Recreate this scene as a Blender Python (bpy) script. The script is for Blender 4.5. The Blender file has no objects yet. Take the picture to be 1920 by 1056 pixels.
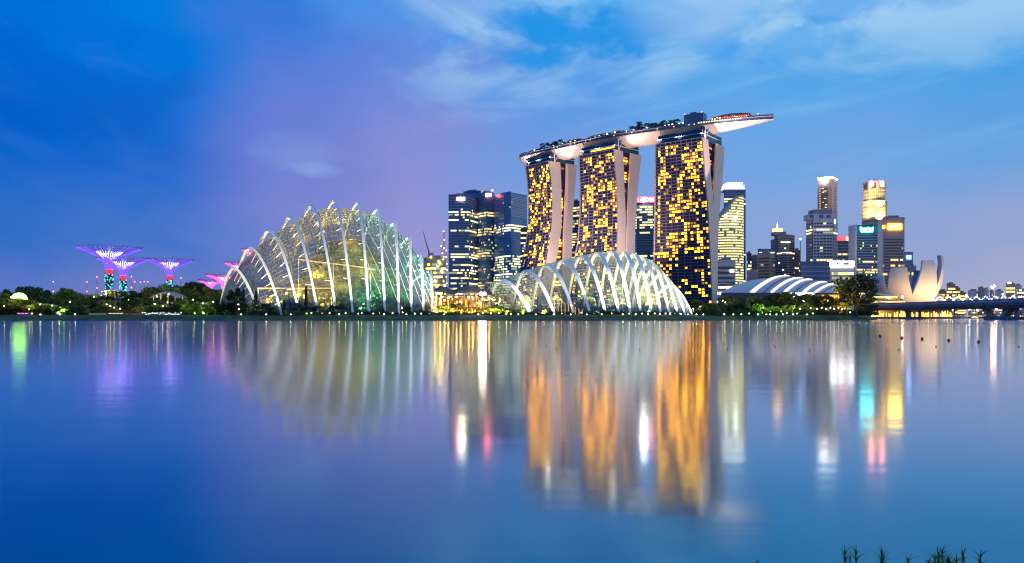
import bpy, math, random
from mathutils import Vector, Matrix
import numpy as np

# ------------------------------------------------------------------ camera, sky, exposure
SC = bpy.context.scene
COL = SC.collection
F, CX, HZ, CAMZ = 1440.0, 960.0, 595.5, 1.5      # focal length in photo pixels, centre column, horizon row, eye height

def S(r, g, b):
    def f(c):
        c /= 255.0
        return c / 12.92 if c <= 0.04045 else ((c + 0.055) / 1.055) ** 2.4
    return (f(r), f(g), f(b))

cam = bpy.data.cameras.new('camera')
cam.lens = 27.0; cam.sensor_width = 36.0; cam.sensor_fit = 'HORIZONTAL'
cam.shift_y = (HZ - 528.0) / 1920.0
cam.clip_start = 0.1; cam.clip_end = 40000.0
camo = bpy.data.objects.new('camera', cam); COL.objects.link(camo)
camo.location = (0, 0, CAMZ); camo.rotation_euler = (math.radians(90), 0, 0)
SC.camera = camo
SC.view_settings.view_transform = 'Standard'; SC.view_settings.look = 'None'
SC.view_settings.exposure = 0.0; SC.view_settings.gamma = 1.0
SC.view_settings.use_curve_mapping = False
SC.render.engine = 'CYCLES'
SC.cycles.use_denoising = True
SC.cycles.filter_width = 1.2
SC.cycles.max_bounces = 8; SC.cycles.diffuse_bounces = 2; SC.cycles.glossy_bounces = 4
SC.cycles.transparent_max_bounces = 24; SC.cycles.transmission_bounces = 4
SC.cycles.sample_clamp_indirect = 6.0
SC.cycles.caustics_reflective = False; SC.cycles.caustics_refractive = False

class Nodes:
    """small expression helper over a node tree"""
    def __init__(s, tree): s.t = tree; s.n = tree.nodes; s.l = tree.links
    def _in(s, sock, v):
        if isinstance(v, bpy.types.NodeSocket): s.l.new(v, sock)
        elif v is not None: sock.default_value = v
    def math(s, op, a, b=None, c=None, clamp=False):
        m = s.n.new('ShaderNodeMath'); m.operation = op; m.use_clamp = clamp
        for i, v in enumerate((a, b, c)):
            if v is not None: s._in(m.inputs[i], v)
        return m.outputs[0]
    def ramp(s, fac, stops, interp='EASE'):
        r = s.n.new('ShaderNodeValToRGB'); r.color_ramp.interpolation = interp
        e = r.color_ramp.elements
        while len(e) < len(stops): e.new(0.5)
        for el, (p, c) in zip(e, sorted(stops, key=lambda q: q[0])):
            el.position = p; el.color = (*c[:3], 1)
        s._in(r.inputs[0], fac); return r.outputs[0]
    def mix(s, f, a, b, mode='MIX'):
        m = s.n.new('ShaderNodeMix'); m.data_type = 'RGBA'; m.blend_type = mode
        s._in(m.inputs[0], f)
        for i, v in ((6, a), (7, b)):
            s._in(m.inputs[i], v if isinstance(v, bpy.types.NodeSocket) else (*v[:3], 1))
        return m.outputs[2]
    def sstep(s, v, lo, hi):
        m = s.n.new('ShaderNodeMapRange'); m.interpolation_type = 'SMOOTHSTEP'
        s._in(m.inputs[0], v); a_, b_ = (0, 1) if lo <= hi else (1, 0)
        m.inputs[1].default_value = min(lo, hi); m.inputs[2].default_value = max(lo, hi)
        m.inputs[3].default_value = a_; m.inputs[4].default_value = b_
        return m.outputs[0]
    def noise(s, vec, scale, detail=4, rough=0.55, dist=0.0):
        m = s.n.new('ShaderNodeTexNoise')
        if vec is not None: s.l.new(vec, m.inputs['Vector'])
        m.inputs['Scale'].default_value = scale; m.inputs['Detail'].default_value = detail
        m.inputs['Roughness'].default_value = rough; m.inputs['Distortion'].default_value = dist
        return m.outputs[0]
    def xyz(s, x, y, z):
        m = s.n.new('ShaderNodeCombineXYZ')
        for i, v in enumerate((x, y, z)): s._in(m.inputs[i], v)
        return m.outputs[0]

def make_sky():
    w = bpy.data.worlds.new('World'); SC.world = w; w.use_nodes = True
    N = Nodes(w.node_tree); N.n.clear()
    tc = N.n.new('ShaderNodeTexCoord')
    sp = N.n.new('ShaderNodeSeparateXYZ'); N.l.new(tc.outputs['Generated'], sp.inputs[0])
    az = N.math('ARCTAN2', sp.outputs[0], sp.outputs[1])
    el = N.math('ARCSINE', sp.outputs[2])
    # soft warping so that no band of colour is straight
    v0 = N.xyz(N.math('MULTIPLY', az, 2.2), N.math('MULTIPLY', el, 4.0), 0.3)
    wob = N.math('SUBTRACT', N.noise(v0, 1.6, 3, 0.5), 0.5)
    wob2 = N.math('SUBTRACT', N.noise(v0, 3.1, 4, 0.55), 0.5)
    az2 = N.math('ADD', az, N.math('MULTIPLY', wob, 0.30))
    el2 = N.math('ADD', el, N.math('MULTIPLY', wob2, 0.11))
    e = N.math('DIVIDE', el2, 0.42, clamp=True)
    # real elevation of each row of the table, dusk colours by azimuth
    def stops(c595, c450, c300, c150, c0):
        return [(0.0, S(*c595)), (0.24, S(*c450)), (0.48, S(*c300)), (0.71, S(*c150)), (0.93, S(*c0))]
    stations = [
        (-0.62, stops((108,122,190), (40,108,198), (2,98,204), (0,108,214), (0,112,217))),
        (-0.42, stops((120,128,195), (68,117,201), (24,104,208), (3,118,219), (0,124,222))),
        (-0.27, stops((142,140,198), (122,134,208), (104,126,212), (80,124,216), (40,118,220))),
        (-0.10, stops((160,154,206), (150,150,211), (137,145,214), (106,138,220), (82,150,231))),
        ( 0.06, stops((168,164,208), (144,160,218), (112,154,224), (88,154,230), (96,174,240))),
        ( 0.32, stops((172,168,206), (138,164,216), (111,165,228), (88,166,233), (112,184,240))),
        ( 0.62, stops((176,172,198), (148,166,211), (100,162,225), (66,160,230), (56,156,232)))]
    col = N.ramp(e, stations[0][1])
    for (a0, _), (a1, st) in zip(stations, stations[1:]):
        col = N.mix(N.sstep(az2, a0, a1), col, N.ramp(e, st))
    # pale cloud deck high on the right, with a ragged underside
    v1 = N.xyz(N.math('MULTIPLY', az, 2.4), N.math('MULTIPLY', el, 6.5), 4.2)
    n1 = N.noise(v1, 2.0, 7, 0.56, 0.5)
    reach = N.math('MULTIPLY', N.sstep(el, 0.20, 0.36), N.sstep(az, -0.24, -0.02))
    deck = N.math('MULTIPLY', N.sstep(N.math('ADD', n1, N.math('MULTIPLY', reach, 0.22)), 0.55, 0.80), reach)
    col = N.mix(N.math('MULTIPLY', deck, 0.88), col, S(164, 208, 242))
    # thin streaks
    v2 = N.xyz(N.math('MULTIPLY', az, 1.6), N.math('MULTIPLY', N.math('ADD', el, N.math('MULTIPLY', az, -0.16)), 13.0), 1.7)
    n2 = N.noise(v2, 1.7, 6, 0.6, 0.3)
    stm = N.math('MULTIPLY', N.sstep(n2, 0.47, 0.72), N.math('MULTIPLY', N.sstep(az, -0.05, 0.25), N.sstep(el, 0.1, 0.26)))
    col = N.mix(N.math('MULTIPLY', stm, 0.50), col, S(128, 190, 240))
    # deep blue breaks in the cloud: centre, width and height in radians
    n3 = N.noise(N.xyz(N.math('MULTIPLY', az, 3.2), N.math('MULTIPLY', el, 5.0), 2.2), 3.6, 6, 0.55, 0.2)
    n3 = N.math('MULTIPLY', N.math('SUBTRACT', n3, 0.5), 2.2)
    for (ca, ce, wa, we, k, c) in ((0.080, 0.350, 0.17, 0.047, 0.92, (26, 146, 230)), (0.46, 0.36, 0.20, 0.03, 0.6, (40, 150, 234)),
                                   (0.33, 0.325, 0.12, 0.03, 0.6, (46, 156, 236)),
                                   (-0.52, 0.25, 0.14, 0.10, 0.30, (0, 82, 190))):
        dx = N.math('DIVIDE', N.math('SUBTRACT', az, ca), wa)
        dy = N.math('DIVIDE', N.math('SUBTRACT', el, ce), we)
        r2 = N.math('ADD', N.math('MULTIPLY', dx, dx), N.math('MULTIPLY', dy, dy))
        m = N.sstep(N.math('ADD', N.math('SUBTRACT', 0.6, r2), N.math('MULTIPLY', n3, 1.5)), -0.2, 0.6)
        m = N.math('MULTIPLY', m, N.math('SUBTRACT', 1.0, N.sstep(r2, 1.2, 3.0)))
        col = N.mix(N.math('MULTIPLY', m, k), col, S(*c))
    # small pale wisp above the tall conservatory
    for (ca, ce, wa, we, k) in ((-0.248, 0.184, 0.040, 0.011, 0.55), (-0.27, 0.205, 0.06, 0.03, 0.25), (-0.09, 0.385, 0.08, 0.03, 0.5), (0.24, 0.365, 0.11, 0.04, 0.7)):
        dx = N.math('DIVIDE', N.math('SUBTRACT', az, ca), wa)
        dy = N.math('DIVIDE', N.math('SUBTRACT', el, ce), we)
        r2 = N.math('ADD', N.math('MULTIPLY', dx, dx), N.math('MULTIPLY', dy, dy))
        m = N.sstep(N.math('ADD', N.math('SUBTRACT', 0.8, r2), N.math('MULTIPLY', n3, 1.4)), -0.3, 1.4)
        col = N.mix(N.math('MULTIPLY', m, k), col, S(150, 190, 238))
    dx = N.math('DIVIDE', N.math('ADD', az, 0.24), 0.17); dy = N.math('DIVIDE', N.math('SUBTRACT', el, 0.20), 0.13)
    r2 = N.math('ADD', N.math('ADD', N.math('MULTIPLY', dx, dx), N.math('MULTIPLY', dy, dy)), N.math('MULTIPLY', wob, 2.0))
    col = N.mix(N.math('MULTIPLY', N.sstep(r2, 1.3, 0.0), 0.22), col, S(142, 140, 212))
    # soft mottling of the whole cloud layer
    v5 = N.xyz(N.math('MULTIPLY', az, 2.6), N.math('MULTIPLY', N.math('ADD', el, N.math('MULTIPLY', az, 0.35)), 7.0), 9.1)
    n5 = N.noise(v5, 1.9, 7, 0.6, 0.8)
    k5 = N.math('MULTIPLY', N.math('SUBTRACT', n5, 0.5), N.sstep(el, 0.02, 0.12))
    col = N.mix(N.math('MULTIPLY', N.sstep(k5, 0.0, 0.30), 0.07), col, S(136, 172, 232))
    col = N.mix(N.math('MULTIPLY', N.sstep(k5, -0.30, 0.0), 0.0), col, S(8, 96, 206))
    bg = N.n.new('ShaderNodeBackground'); N.l.new(col, bg.inputs[0]); bg.inputs[1].default_value = 1.0
    out = N.n.new('ShaderNodeOutputWorld'); N.l.new(bg.outputs[0], out.inputs[0])
make_sky()

# warm-pink afterglow, very soft, raised as added fill to warm the facades
sun = bpy.data.lights.new('afterglow', 'SUN'); sun.energy = 0.42; sun.angle = math.radians(25); sun.color = (1.0, 0.72, 0.66)
suno = bpy.data.objects.new('afterglow', sun); COL.objects.link(suno)
suno.rotation_euler = Vector((-0.75, 0.62, -0.22)).to_track_quat('-Z', 'Y').to_euler()

# ------------------------------------------------------------------ helpers
LZ = 2.9                                          # level of the garden ground
def P(px, py, Y):
    return Vector(((px - CX) / F * Y, Y, CAMZ + (HZ - py) / F * Y))
def PX(px, Y, z=LZ):
    return Vector(((px - CX) / F * Y, Y, z))
def ZAT(py, Y): return CAMZ + (HZ - py) / F * Y

MATS = {}
def pbr(name, color, rough=0.6, metal=0.0, var=0.0, vscale=0.2, spec=0.5):
    if name in MATS: return MATS[name]
    m = bpy.data.materials.new(name); m.use_nodes = True; MATS[name] = m
    N = Nodes(m.node_tree); b = N.n['Principled BSDF']
    b.inputs['Base Color'].default_value = (*color, 1); b.inputs['Roughness'].default_value = rough
    b.inputs['Metallic'].default_value = metal; b.inputs['Specular IOR Level'].default_value = spec
    if var > 0:
        tc = N.n.new('ShaderNodeTexCoord')
        n = N.noise(tc.outputs['Object'], vscale, 5, 0.6)
        lo = tuple(max(0, c * (1 - var)) for c in color); hi = tuple(min(1, c * (1 + var)) for c in color)
        N.l.new(N.mix(N.sstep(n, 0.35, 0.65), lo, hi), b.inputs['Base Color'])
        N.l.new(N.math('MULTIPLY_ADD', n, 0.3, rough - 0.15, clamp=True), b.inputs['Roughness'])
    return m
def emit(name, color, strength):
    if name in MATS: return MATS[name]
    m = bpy.data.materials.new(name); m.use_nodes = True; MATS[name] = m
    t = m.node_tree; t.nodes.clear()
    e = t.nodes.new('ShaderNodeEmission'); e.inputs[0].default_value = (*color, 1); e.inputs[1].default_value = strength
    o = t.nodes.new('ShaderNodeOutputMaterial'); t.links.new(e.outputs[0], o.inputs[0])
    if strength < 10: m.cycles.emission_sampling = 'NONE'      # many small weak sources: let paths find them
    return m
def glass(name, tint, refl=0.15, rough=0.03, frit=0.0, fcol=(0.5, 0.5, 0.45)):
    if name in MATS: return MATS[name]
    m = bpy.data.materials.new(name); m.use_nodes = True; MATS[name] = m
    N = Nodes(m.node_tree); N.n.clear()
    tr = N.n.new('ShaderNodeBsdfTransparent'); tr.inputs[0].default_value = (*tint, 1)
    gl = N.n.new('ShaderNodeBsdfGlossy'); gl.inputs[0].default_value = (0.9, 0.95, 1, 1); gl.inputs['Roughness'].default_value = rough
    lw = N.n.new('ShaderNodeLayerWeight'); lw.inputs[0].default_value = 0.35
    f = N.math('MULTIPLY_ADD', lw.outputs['Facing'], 0.5, refl, clamp=True)
    mx = N.n.new('ShaderNodeMixShader'); N.l.new(f, mx.inputs[0]); N.l.new(tr.outputs[0], mx.inputs[1]); N.l.new(gl.outputs[0], mx.inputs[2])
    res = mx.outputs[0]
    if frit > 0:                                   # printed dots on the panes scatter some of the light
        tl = N.n.new('ShaderNodeBsdfTranslucent'); tl.inputs[0].default_value = (*fcol, 1)
        df = N.n.new('ShaderNodeBsdfDiffuse'); df.inputs[0].default_value = (*fcol, 1)
        m2 = N.n.new('ShaderNodeMixShader'); m2.inputs[0].default_value = 0.35; N.l.new(tl.outputs[0], m2.inputs[1]); N.l.new(df.outputs[0], m2.inputs[2])
        m3 = N.n.new('ShaderNodeMixShader'); m3.inputs[0].default_value = frit; N.l.new(res, m3.inputs[1]); N.l.new(m2.outputs[0], m3.inputs[2]); res = m3.outputs[0]
    o = N.n.new('ShaderNodeOutputMaterial'); N.l.new(res, o.inputs[0])
    return m
def foliage(name, a, b, scale=0.35):
    if name in MATS: return MATS[name]
    m = bpy.data.materials.new(name); m.use_nodes = True; MATS[name] = m
    N = Nodes(m.node_tree); p = N.n['Principled BSDF']
    tc = N.n.new('ShaderNodeTexCoord'); oi = N.n.new('ShaderNodeObjectInfo')
    n = N.noise(tc.outputs['Object'], scale, 4, 0.6)
    f = N.math('MULTIPLY_ADD', oi.outputs['Random'], 0.5, N.math('SUBTRACT', n, 0.25), clamp=True)
    N.l.new(N.mix(N.sstep(f, 0.2, 0.8), a, b), p.inputs['Base Color'])
    p.inputs['Roughness'].default_value = 0.6; p.inputs['Specular IOR Level'].default_value = 0.25
    return m

class MB:
    def __init__(s): s.v = []; s.f = []
    def face(s, pts):
        i = len(s.v); s.v.extend([tuple(p) for p in pts]); s.f.append(tuple(range(i, i + len(pts))))
    def grid(s, rows, close_u=False, close_v=False):
        i0 = len(s.v); nv = len(rows); nu = len(rows[0])
        for r in rows: s.v.extend([tuple(p) for p in r])
        for j in range(nv if close_v else nv - 1):
            for i in range(nu if close_u else nu - 1):
                a = i0 + j * nu + i; b = i0 + j * nu + (i + 1) % nu
                c = i0 + ((j + 1) % nv) * nu + (i + 1) % nu; d = i0 + ((j + 1) % nv) * nu + i
                s.f.append((a, b, c, d))
    def hexa(s, p):                               # 8 points: bottom loop then top loop
        i = len(s.v); s.v.extend([tuple(q) for q in p])
        for f in ((0,3,2,1), (4,5,6,7), (0,1,5,4), (1,2,6,5), (2,3,7,6), (3,0,4,7)):
            s.f.append(tuple(i + k for k in f))
    def box(s, c, sx, sy, sz, yaw=0.0):           # c is the centre of the base
        ca, sa = math.cos(yaw), math.sin(yaw); p = []
        for z in (0, sz):
            for (x, y) in ((-.5, -.5), (.5, -.5), (.5, .5), (-.5, .5)):
                X, Y = x * sx, y * sy
                p.append((c[0] + X * ca - Y * sa, c[1] + X * sa + Y * ca, c[2] + z))
        s.hexa(p)
    def bar(s, a, b, w, h, up=Vector((0, 0, 1))):
        a, b = Vector(a), Vector(b); t = (b - a).normalized(); u = t.cross(up)
        if u.length < 1e-4: u = t.cross(Vector((1, 0, 0)))
        u.normalize(); n = u.cross(t)
        q = [(-u * w - n * h) / 2, (u * w - n * h) / 2, (u * w + n * h) / 2, (-u * w + n * h) / 2]
        s.hexa([a + k for k in q] + [b + k for k in q])
    def tube(s, pts, r, n=4, cap=True):
        pts = [Vector(p) for p in pts]; rr = r if isinstance(r, (list, tuple)) else [r] * len(pts); rows = []
        ref = Vector((0.31, 0.17, 0.93))
        for k, p in enumerate(pts):
            t = (pts[min(k + 1, len(pts) - 1)] - pts[max(k - 1, 0)])
            if t.length < 1e-9: t = Vector((0, 0, 1))
            t.normalize(); u = t.cross(ref)
            if u.length < 0.05: u = t.cross(Vector((1, 0, 0)))
            u.normalize(); w = t.cross(u)
            rows.append([p + (u * math.cos(6.28318 * i / n) + w * math.sin(6.28318 * i / n)) * rr[k] for i in range(n)])
        s.grid(rows, close_u=True)
        if cap: s.face(rows[0][::-1]); s.face(rows[-1])
    def prism(s, poly, z0, z1):
        n = len(poly); i = len(s.v)
        s.v.extend([(p[0], p[1], z0) for p in poly]); s.v.extend([(p[0], p[1], z1) for p in poly])
        for k in range(n): s.f.append((i + k, i + (k + 1) % n, i + n + (k + 1) % n, i + n + k))
        s.f.append(tuple(i + k for k in range(n))[::-1]); s.f.append(tuple(i + n + k for k in range(n)))
    def ball(s, c, r, nu=8, nv=5, sz=1.0):
        rows = []
        for j in range(nv + 1):
            a = math.pi * j / nv - math.pi / 2
            rows.append([(c[0] + r * math.cos(a) * math.cos(6.28318 * i / nu), c[1] + r * math.cos(a) * math.sin(6.28318 * i / nu), c[2] + r * sz * math.sin(a)) for i in range(nu)])
        s.grid(rows, close_u=True)
    def lathe(s, c, prof, n=16):
        s.grid([[(c[0] + r * math.cos(6.28318 * i / n), c[1] + r * math.sin(6.28318 * i / n), c[2] + z) for i in range(n)] for (r, z) in prof], close_u=True)
    def mesh(s, name, mat, off=(0, 0, 0), smooth=False):
        me = bpy.data.meshes.new(name)
        o = off
        me.from_pydata([(v[0] - o[0], v[1] - o[1], v[2] - o[2]) for v in s.v], [], s.f)
        if mat: me.materials.append(mat)
        if smooth: me.polygons.foreach_set('use_smooth', [True] * len(me.polygons))
        return me
    def build(s, name, mat, parent=None, smooth=False):
        off = Vector((0, 0, 0)); q = parent
        while q is not None: off = off + q.location; q = q.parent
        o = bpy.data.objects.new(name, s.mesh(name, mat, off, smooth)); COL.objects.link(o)
        if parent is not None: o.parent = parent
        return o

def thing(name, label, cat, loc, group=None):
    o = bpy.data.objects.new(name, None); COL.objects.link(o)
    o.location = loc; o.empty_display_size = 0.5
    tag(o, label, cat, group); return o
def tag(o, label, cat, group=None):
    o['label'] = label; o['category'] = cat
    if group: o['group'] = group
    return o
def kind(o, k): o['kind'] = k; return o

ORD = ('first second third fourth fifth sixth seventh eighth ninth tenth eleventh twelfth thirteenth fourteenth fifteenth sixteenth '
       'seventeenth eighteenth nineteenth').split()
TENS = {20: ('twentieth', 'twenty'), 30: ('thirtieth', 'thirty'), 40: ('fortieth', 'forty'), 50: ('fiftieth', 'fifty'), 60: ('sixtieth', 'sixty'), 70: ('seventieth', 'seventy')}
def nth(i):
    i += 1
    if i < 20: return ORD[i - 1]
    t = TENS[i // 10 * 10]
    return t[0] if i % 10 == 0 else t[1] + '-' + ORD[i % 10 - 1]

# ------------------------------------------------------------------ setting: water, land, near bank
def make_water():
    m = bpy.data.materials.new('bay_water'); m.use_nodes = True
    N = Nodes(m.node_tree); N.n.clear()
    geo = N.n.new('ShaderNodeNewGeometry')
    sp = N.n.new('ShaderNodeSeparateXYZ'); N.l.new(geo.outputs['Position'], sp.inputs[0])
    # long gentle ripples, drawn out sideways
    v = N.xyz(N.math('MULTIPLY', sp.outputs[0], 0.10), sp.outputs[1], 0.0)
    n1 = N.noise(v, 0.8, 3, 0.5); n2 = N.noise(v, 0.06, 3, 0.5)
    bump = N.n.new('ShaderNodeBump'); bump.inputs['Strength'].default_value = 0.13; bump.inputs['Distance'].default_value = 0.05
    N.l.new(n1, bump.inputs['Height'])
    g = N.n.new('ShaderNodeBsdfGlossy'); g.distribution = 'GGX'
    N.l.new(N.math('MULTIPLY_ADD', n2, 0.04, 0.085), g.inputs['Roughness'])
    N.l.new(bump.outputs[0], g.inputs['Normal'])
    d = N.n.new('ShaderNodeBsdfDiffuse'); d.inputs[0].default_value = (0.0, 0.06, 0.125, 1)
    lw = N.n.new('ShaderNodeLayerWeight'); lw.inputs[0].default_value = 0.5
    f = N.ramp(lw.outputs['Facing'], [(0.0, (0.03,) * 3), (0.55, (0.14,) * 3), (0.70, (0.36,) * 3), (0.79, (0.50,) * 3), (0.86, (0.68,) * 3), (0.95, (0.90,) * 3), (1.0, (0.98,) * 3)], 'LINEAR')
    N.l.new(N.ramp(lw.outputs['Facing'], [(0.0, (0.35, 0.85, 1.0)), (0.68, (0.42, 0.90, 1.0)), (0.79, (0.62, 0.94, 1.0)), (0.85, (0.86, 0.96, 1.0)), (1.0, (0.95, 0.97, 1.0))], 'LINEAR'), g.inputs[0])
    mx = N.n.new('ShaderNodeMixShader'); N.l.new(f, mx.inputs[0]); N.l.new(d.outputs[0], mx.inputs[1]); N.l.new(g.outputs[0], mx.inputs[2])
    o = N.n.new('ShaderNodeOutputMaterial'); N.l.new(mx.outputs[0], o.inputs[0])
    b = MB(); R = 30000
    b.face([(-R, -R, 0), (R, -R, 0), (R, R, 0), (-R, R, 0)])
    kind(b.build('water', m), 'structure')
make_water()

def make_land():
    grass = pbr('bank_grass', (0.035, 0.07, 0.02), 0.9, var=0.5, vscale=0.12)
    shore = [(-900, 430), (-300, 412), (0, 400), (150, 396), (330, 398), (520, 392), (700, 388), (850, 385), (960, 390), (1100, 386), (1300, 390),
             (1420, 398), (1520, 402), (1600, 412), (1640, 440), (1643, 520), (1646, 700), (1652, 900), (1720, 1080), (1900, 1200), (2300, 1300), (3200, 1500)]
    base = [PX(p, y, 0) for p, y in shore]
    pts = []; rng = random.Random(2)
    for a, b in zip(base, base[1:]):
        k = max(2, int((b - a).length / 9))
        for i in range(k): pts.append(a.lerp(b, i / k))
    pts.append(base[-1])
    rows = [[], [], [], [], [], []]
    for i, p in enumerate(pts):
        t = (pts[min(i + 2, len(pts) - 1)] - pts[max(i - 2, 0)]).normalized(); n = Vector((-t.y, t.x, 0))
        q = p + n * rng.uniform(-0.8, 0.8)
        for r, (d, z, j) in zip(rows, ((-1.2, -0.4, 0), (0.4, 0.35, 0.12), (2.5, 1.0, 0.2), (6, 1.9, 0.25), (9.5, 2.55, 0.15), (14, LZ, 0))):
            r.append(q + n * (d + rng.uniform(-0.3, 0.3)) + Vector((0, 0, z + rng.uniform(-j, j))))
    far = []
    for p in rows[-1]:
        k = 16000.0 / p.y; far.append(Vector((p.x * k, 16000.0, LZ)))
    b = MB(); b.grid(rows + [far]); o = b.build('land', grass); kind(o, 'structure')
make_land()

def make_near_bank():
    b = MB(); rows = []; rng = random.Random(4)
    for (y, z) in ((-30, 1.0), (-4, 0.62), (-1, 0.52), (0.6, 0.42), (1.4, 0.30), (2.2, 0.12), (3.2, -0.3)):
        rows.append([(x * 0.8, y + rng.uniform(-0.12, 0.12), z + rng.uniform(-0.03, 0.03)) for x in range(-30, 31)])
    b.grid(rows); kind(b.build('near_bank', pbr('bank_soil', (0.05, 0.055, 0.03), 0.95, var=0.4, vscale=2.0)), 'structure')
make_near_bank()
# ------------------------------------------------------------------ the three leaning hotel slabs
M_DARK = pbr('hotel_glass', (0.045, 0.036, 0.085), 0.25, 0.0, var=0.3, vscale=0.08)
M_SLAB = pbr('balcony_concrete', (0.24, 0.21, 0.27), 0.7)
M_GABLE = pbr('gable_panel', (0.68, 0.54, 0.47), 0.55, var=0.05, vscale=0.03)
M_LIT = [emit('room_light_%s' % n, c, s) for n, c, s in (('amber', (1.0, 0.36, 0.006), 9.0), ('gold', (1.0, 0.42, 0.008), 14.0), ('pale', (1.0, 0.44, 0.012), 9.5), ('dim', (1.0, 0.32, 0.02), 3.0), ('faint', (0.8, 0.32, 0.05), 0.7), ('low', (0.9, 0.42, 0.10), 1.1))]
for m_ in M_LIT: m_.cycles.emission_sampling = 'NONE'
M_ORANGE = emit('atrium_light', (1.0, 0.42, 0.05), 2.2)
M_WHITE = pbr('white_steel', (0.75, 0.75, 0.76), 0.4)
M_BLUEGLASS = pbr('crown_glass', (0.02, 0.06, 0.11), 0.12)

def individual(quads, name, mats, parent, rng, limit=100):
    """quads: list of 4-point panes. The largest become parts of their own, the rest one part."""
    def area(q): return ((q[1] - q[0]).length * (q[3] - q[0]).length) / (q[0].y ** 2)
    qs = sorted(quads, key=area, reverse=True)
    for q in qs[:limit]:
        b = MB(); b.face(q); b.build(name, rng.choice(mats), parent)
    rest = qs[limit:]
    if rest:
        groups = {}
        b = MB(); idx = []
        for q in rest:
            b.face(q); idx.append(rng.randrange(len(mats)))
        o = b.build(name, mats[0], parent)
        for m in mats[1:]: o.data.materials.append(m)
        o.data.polygons.foreach_set('material_index', idx)
        o['kind'] = 'stuff'

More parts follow.
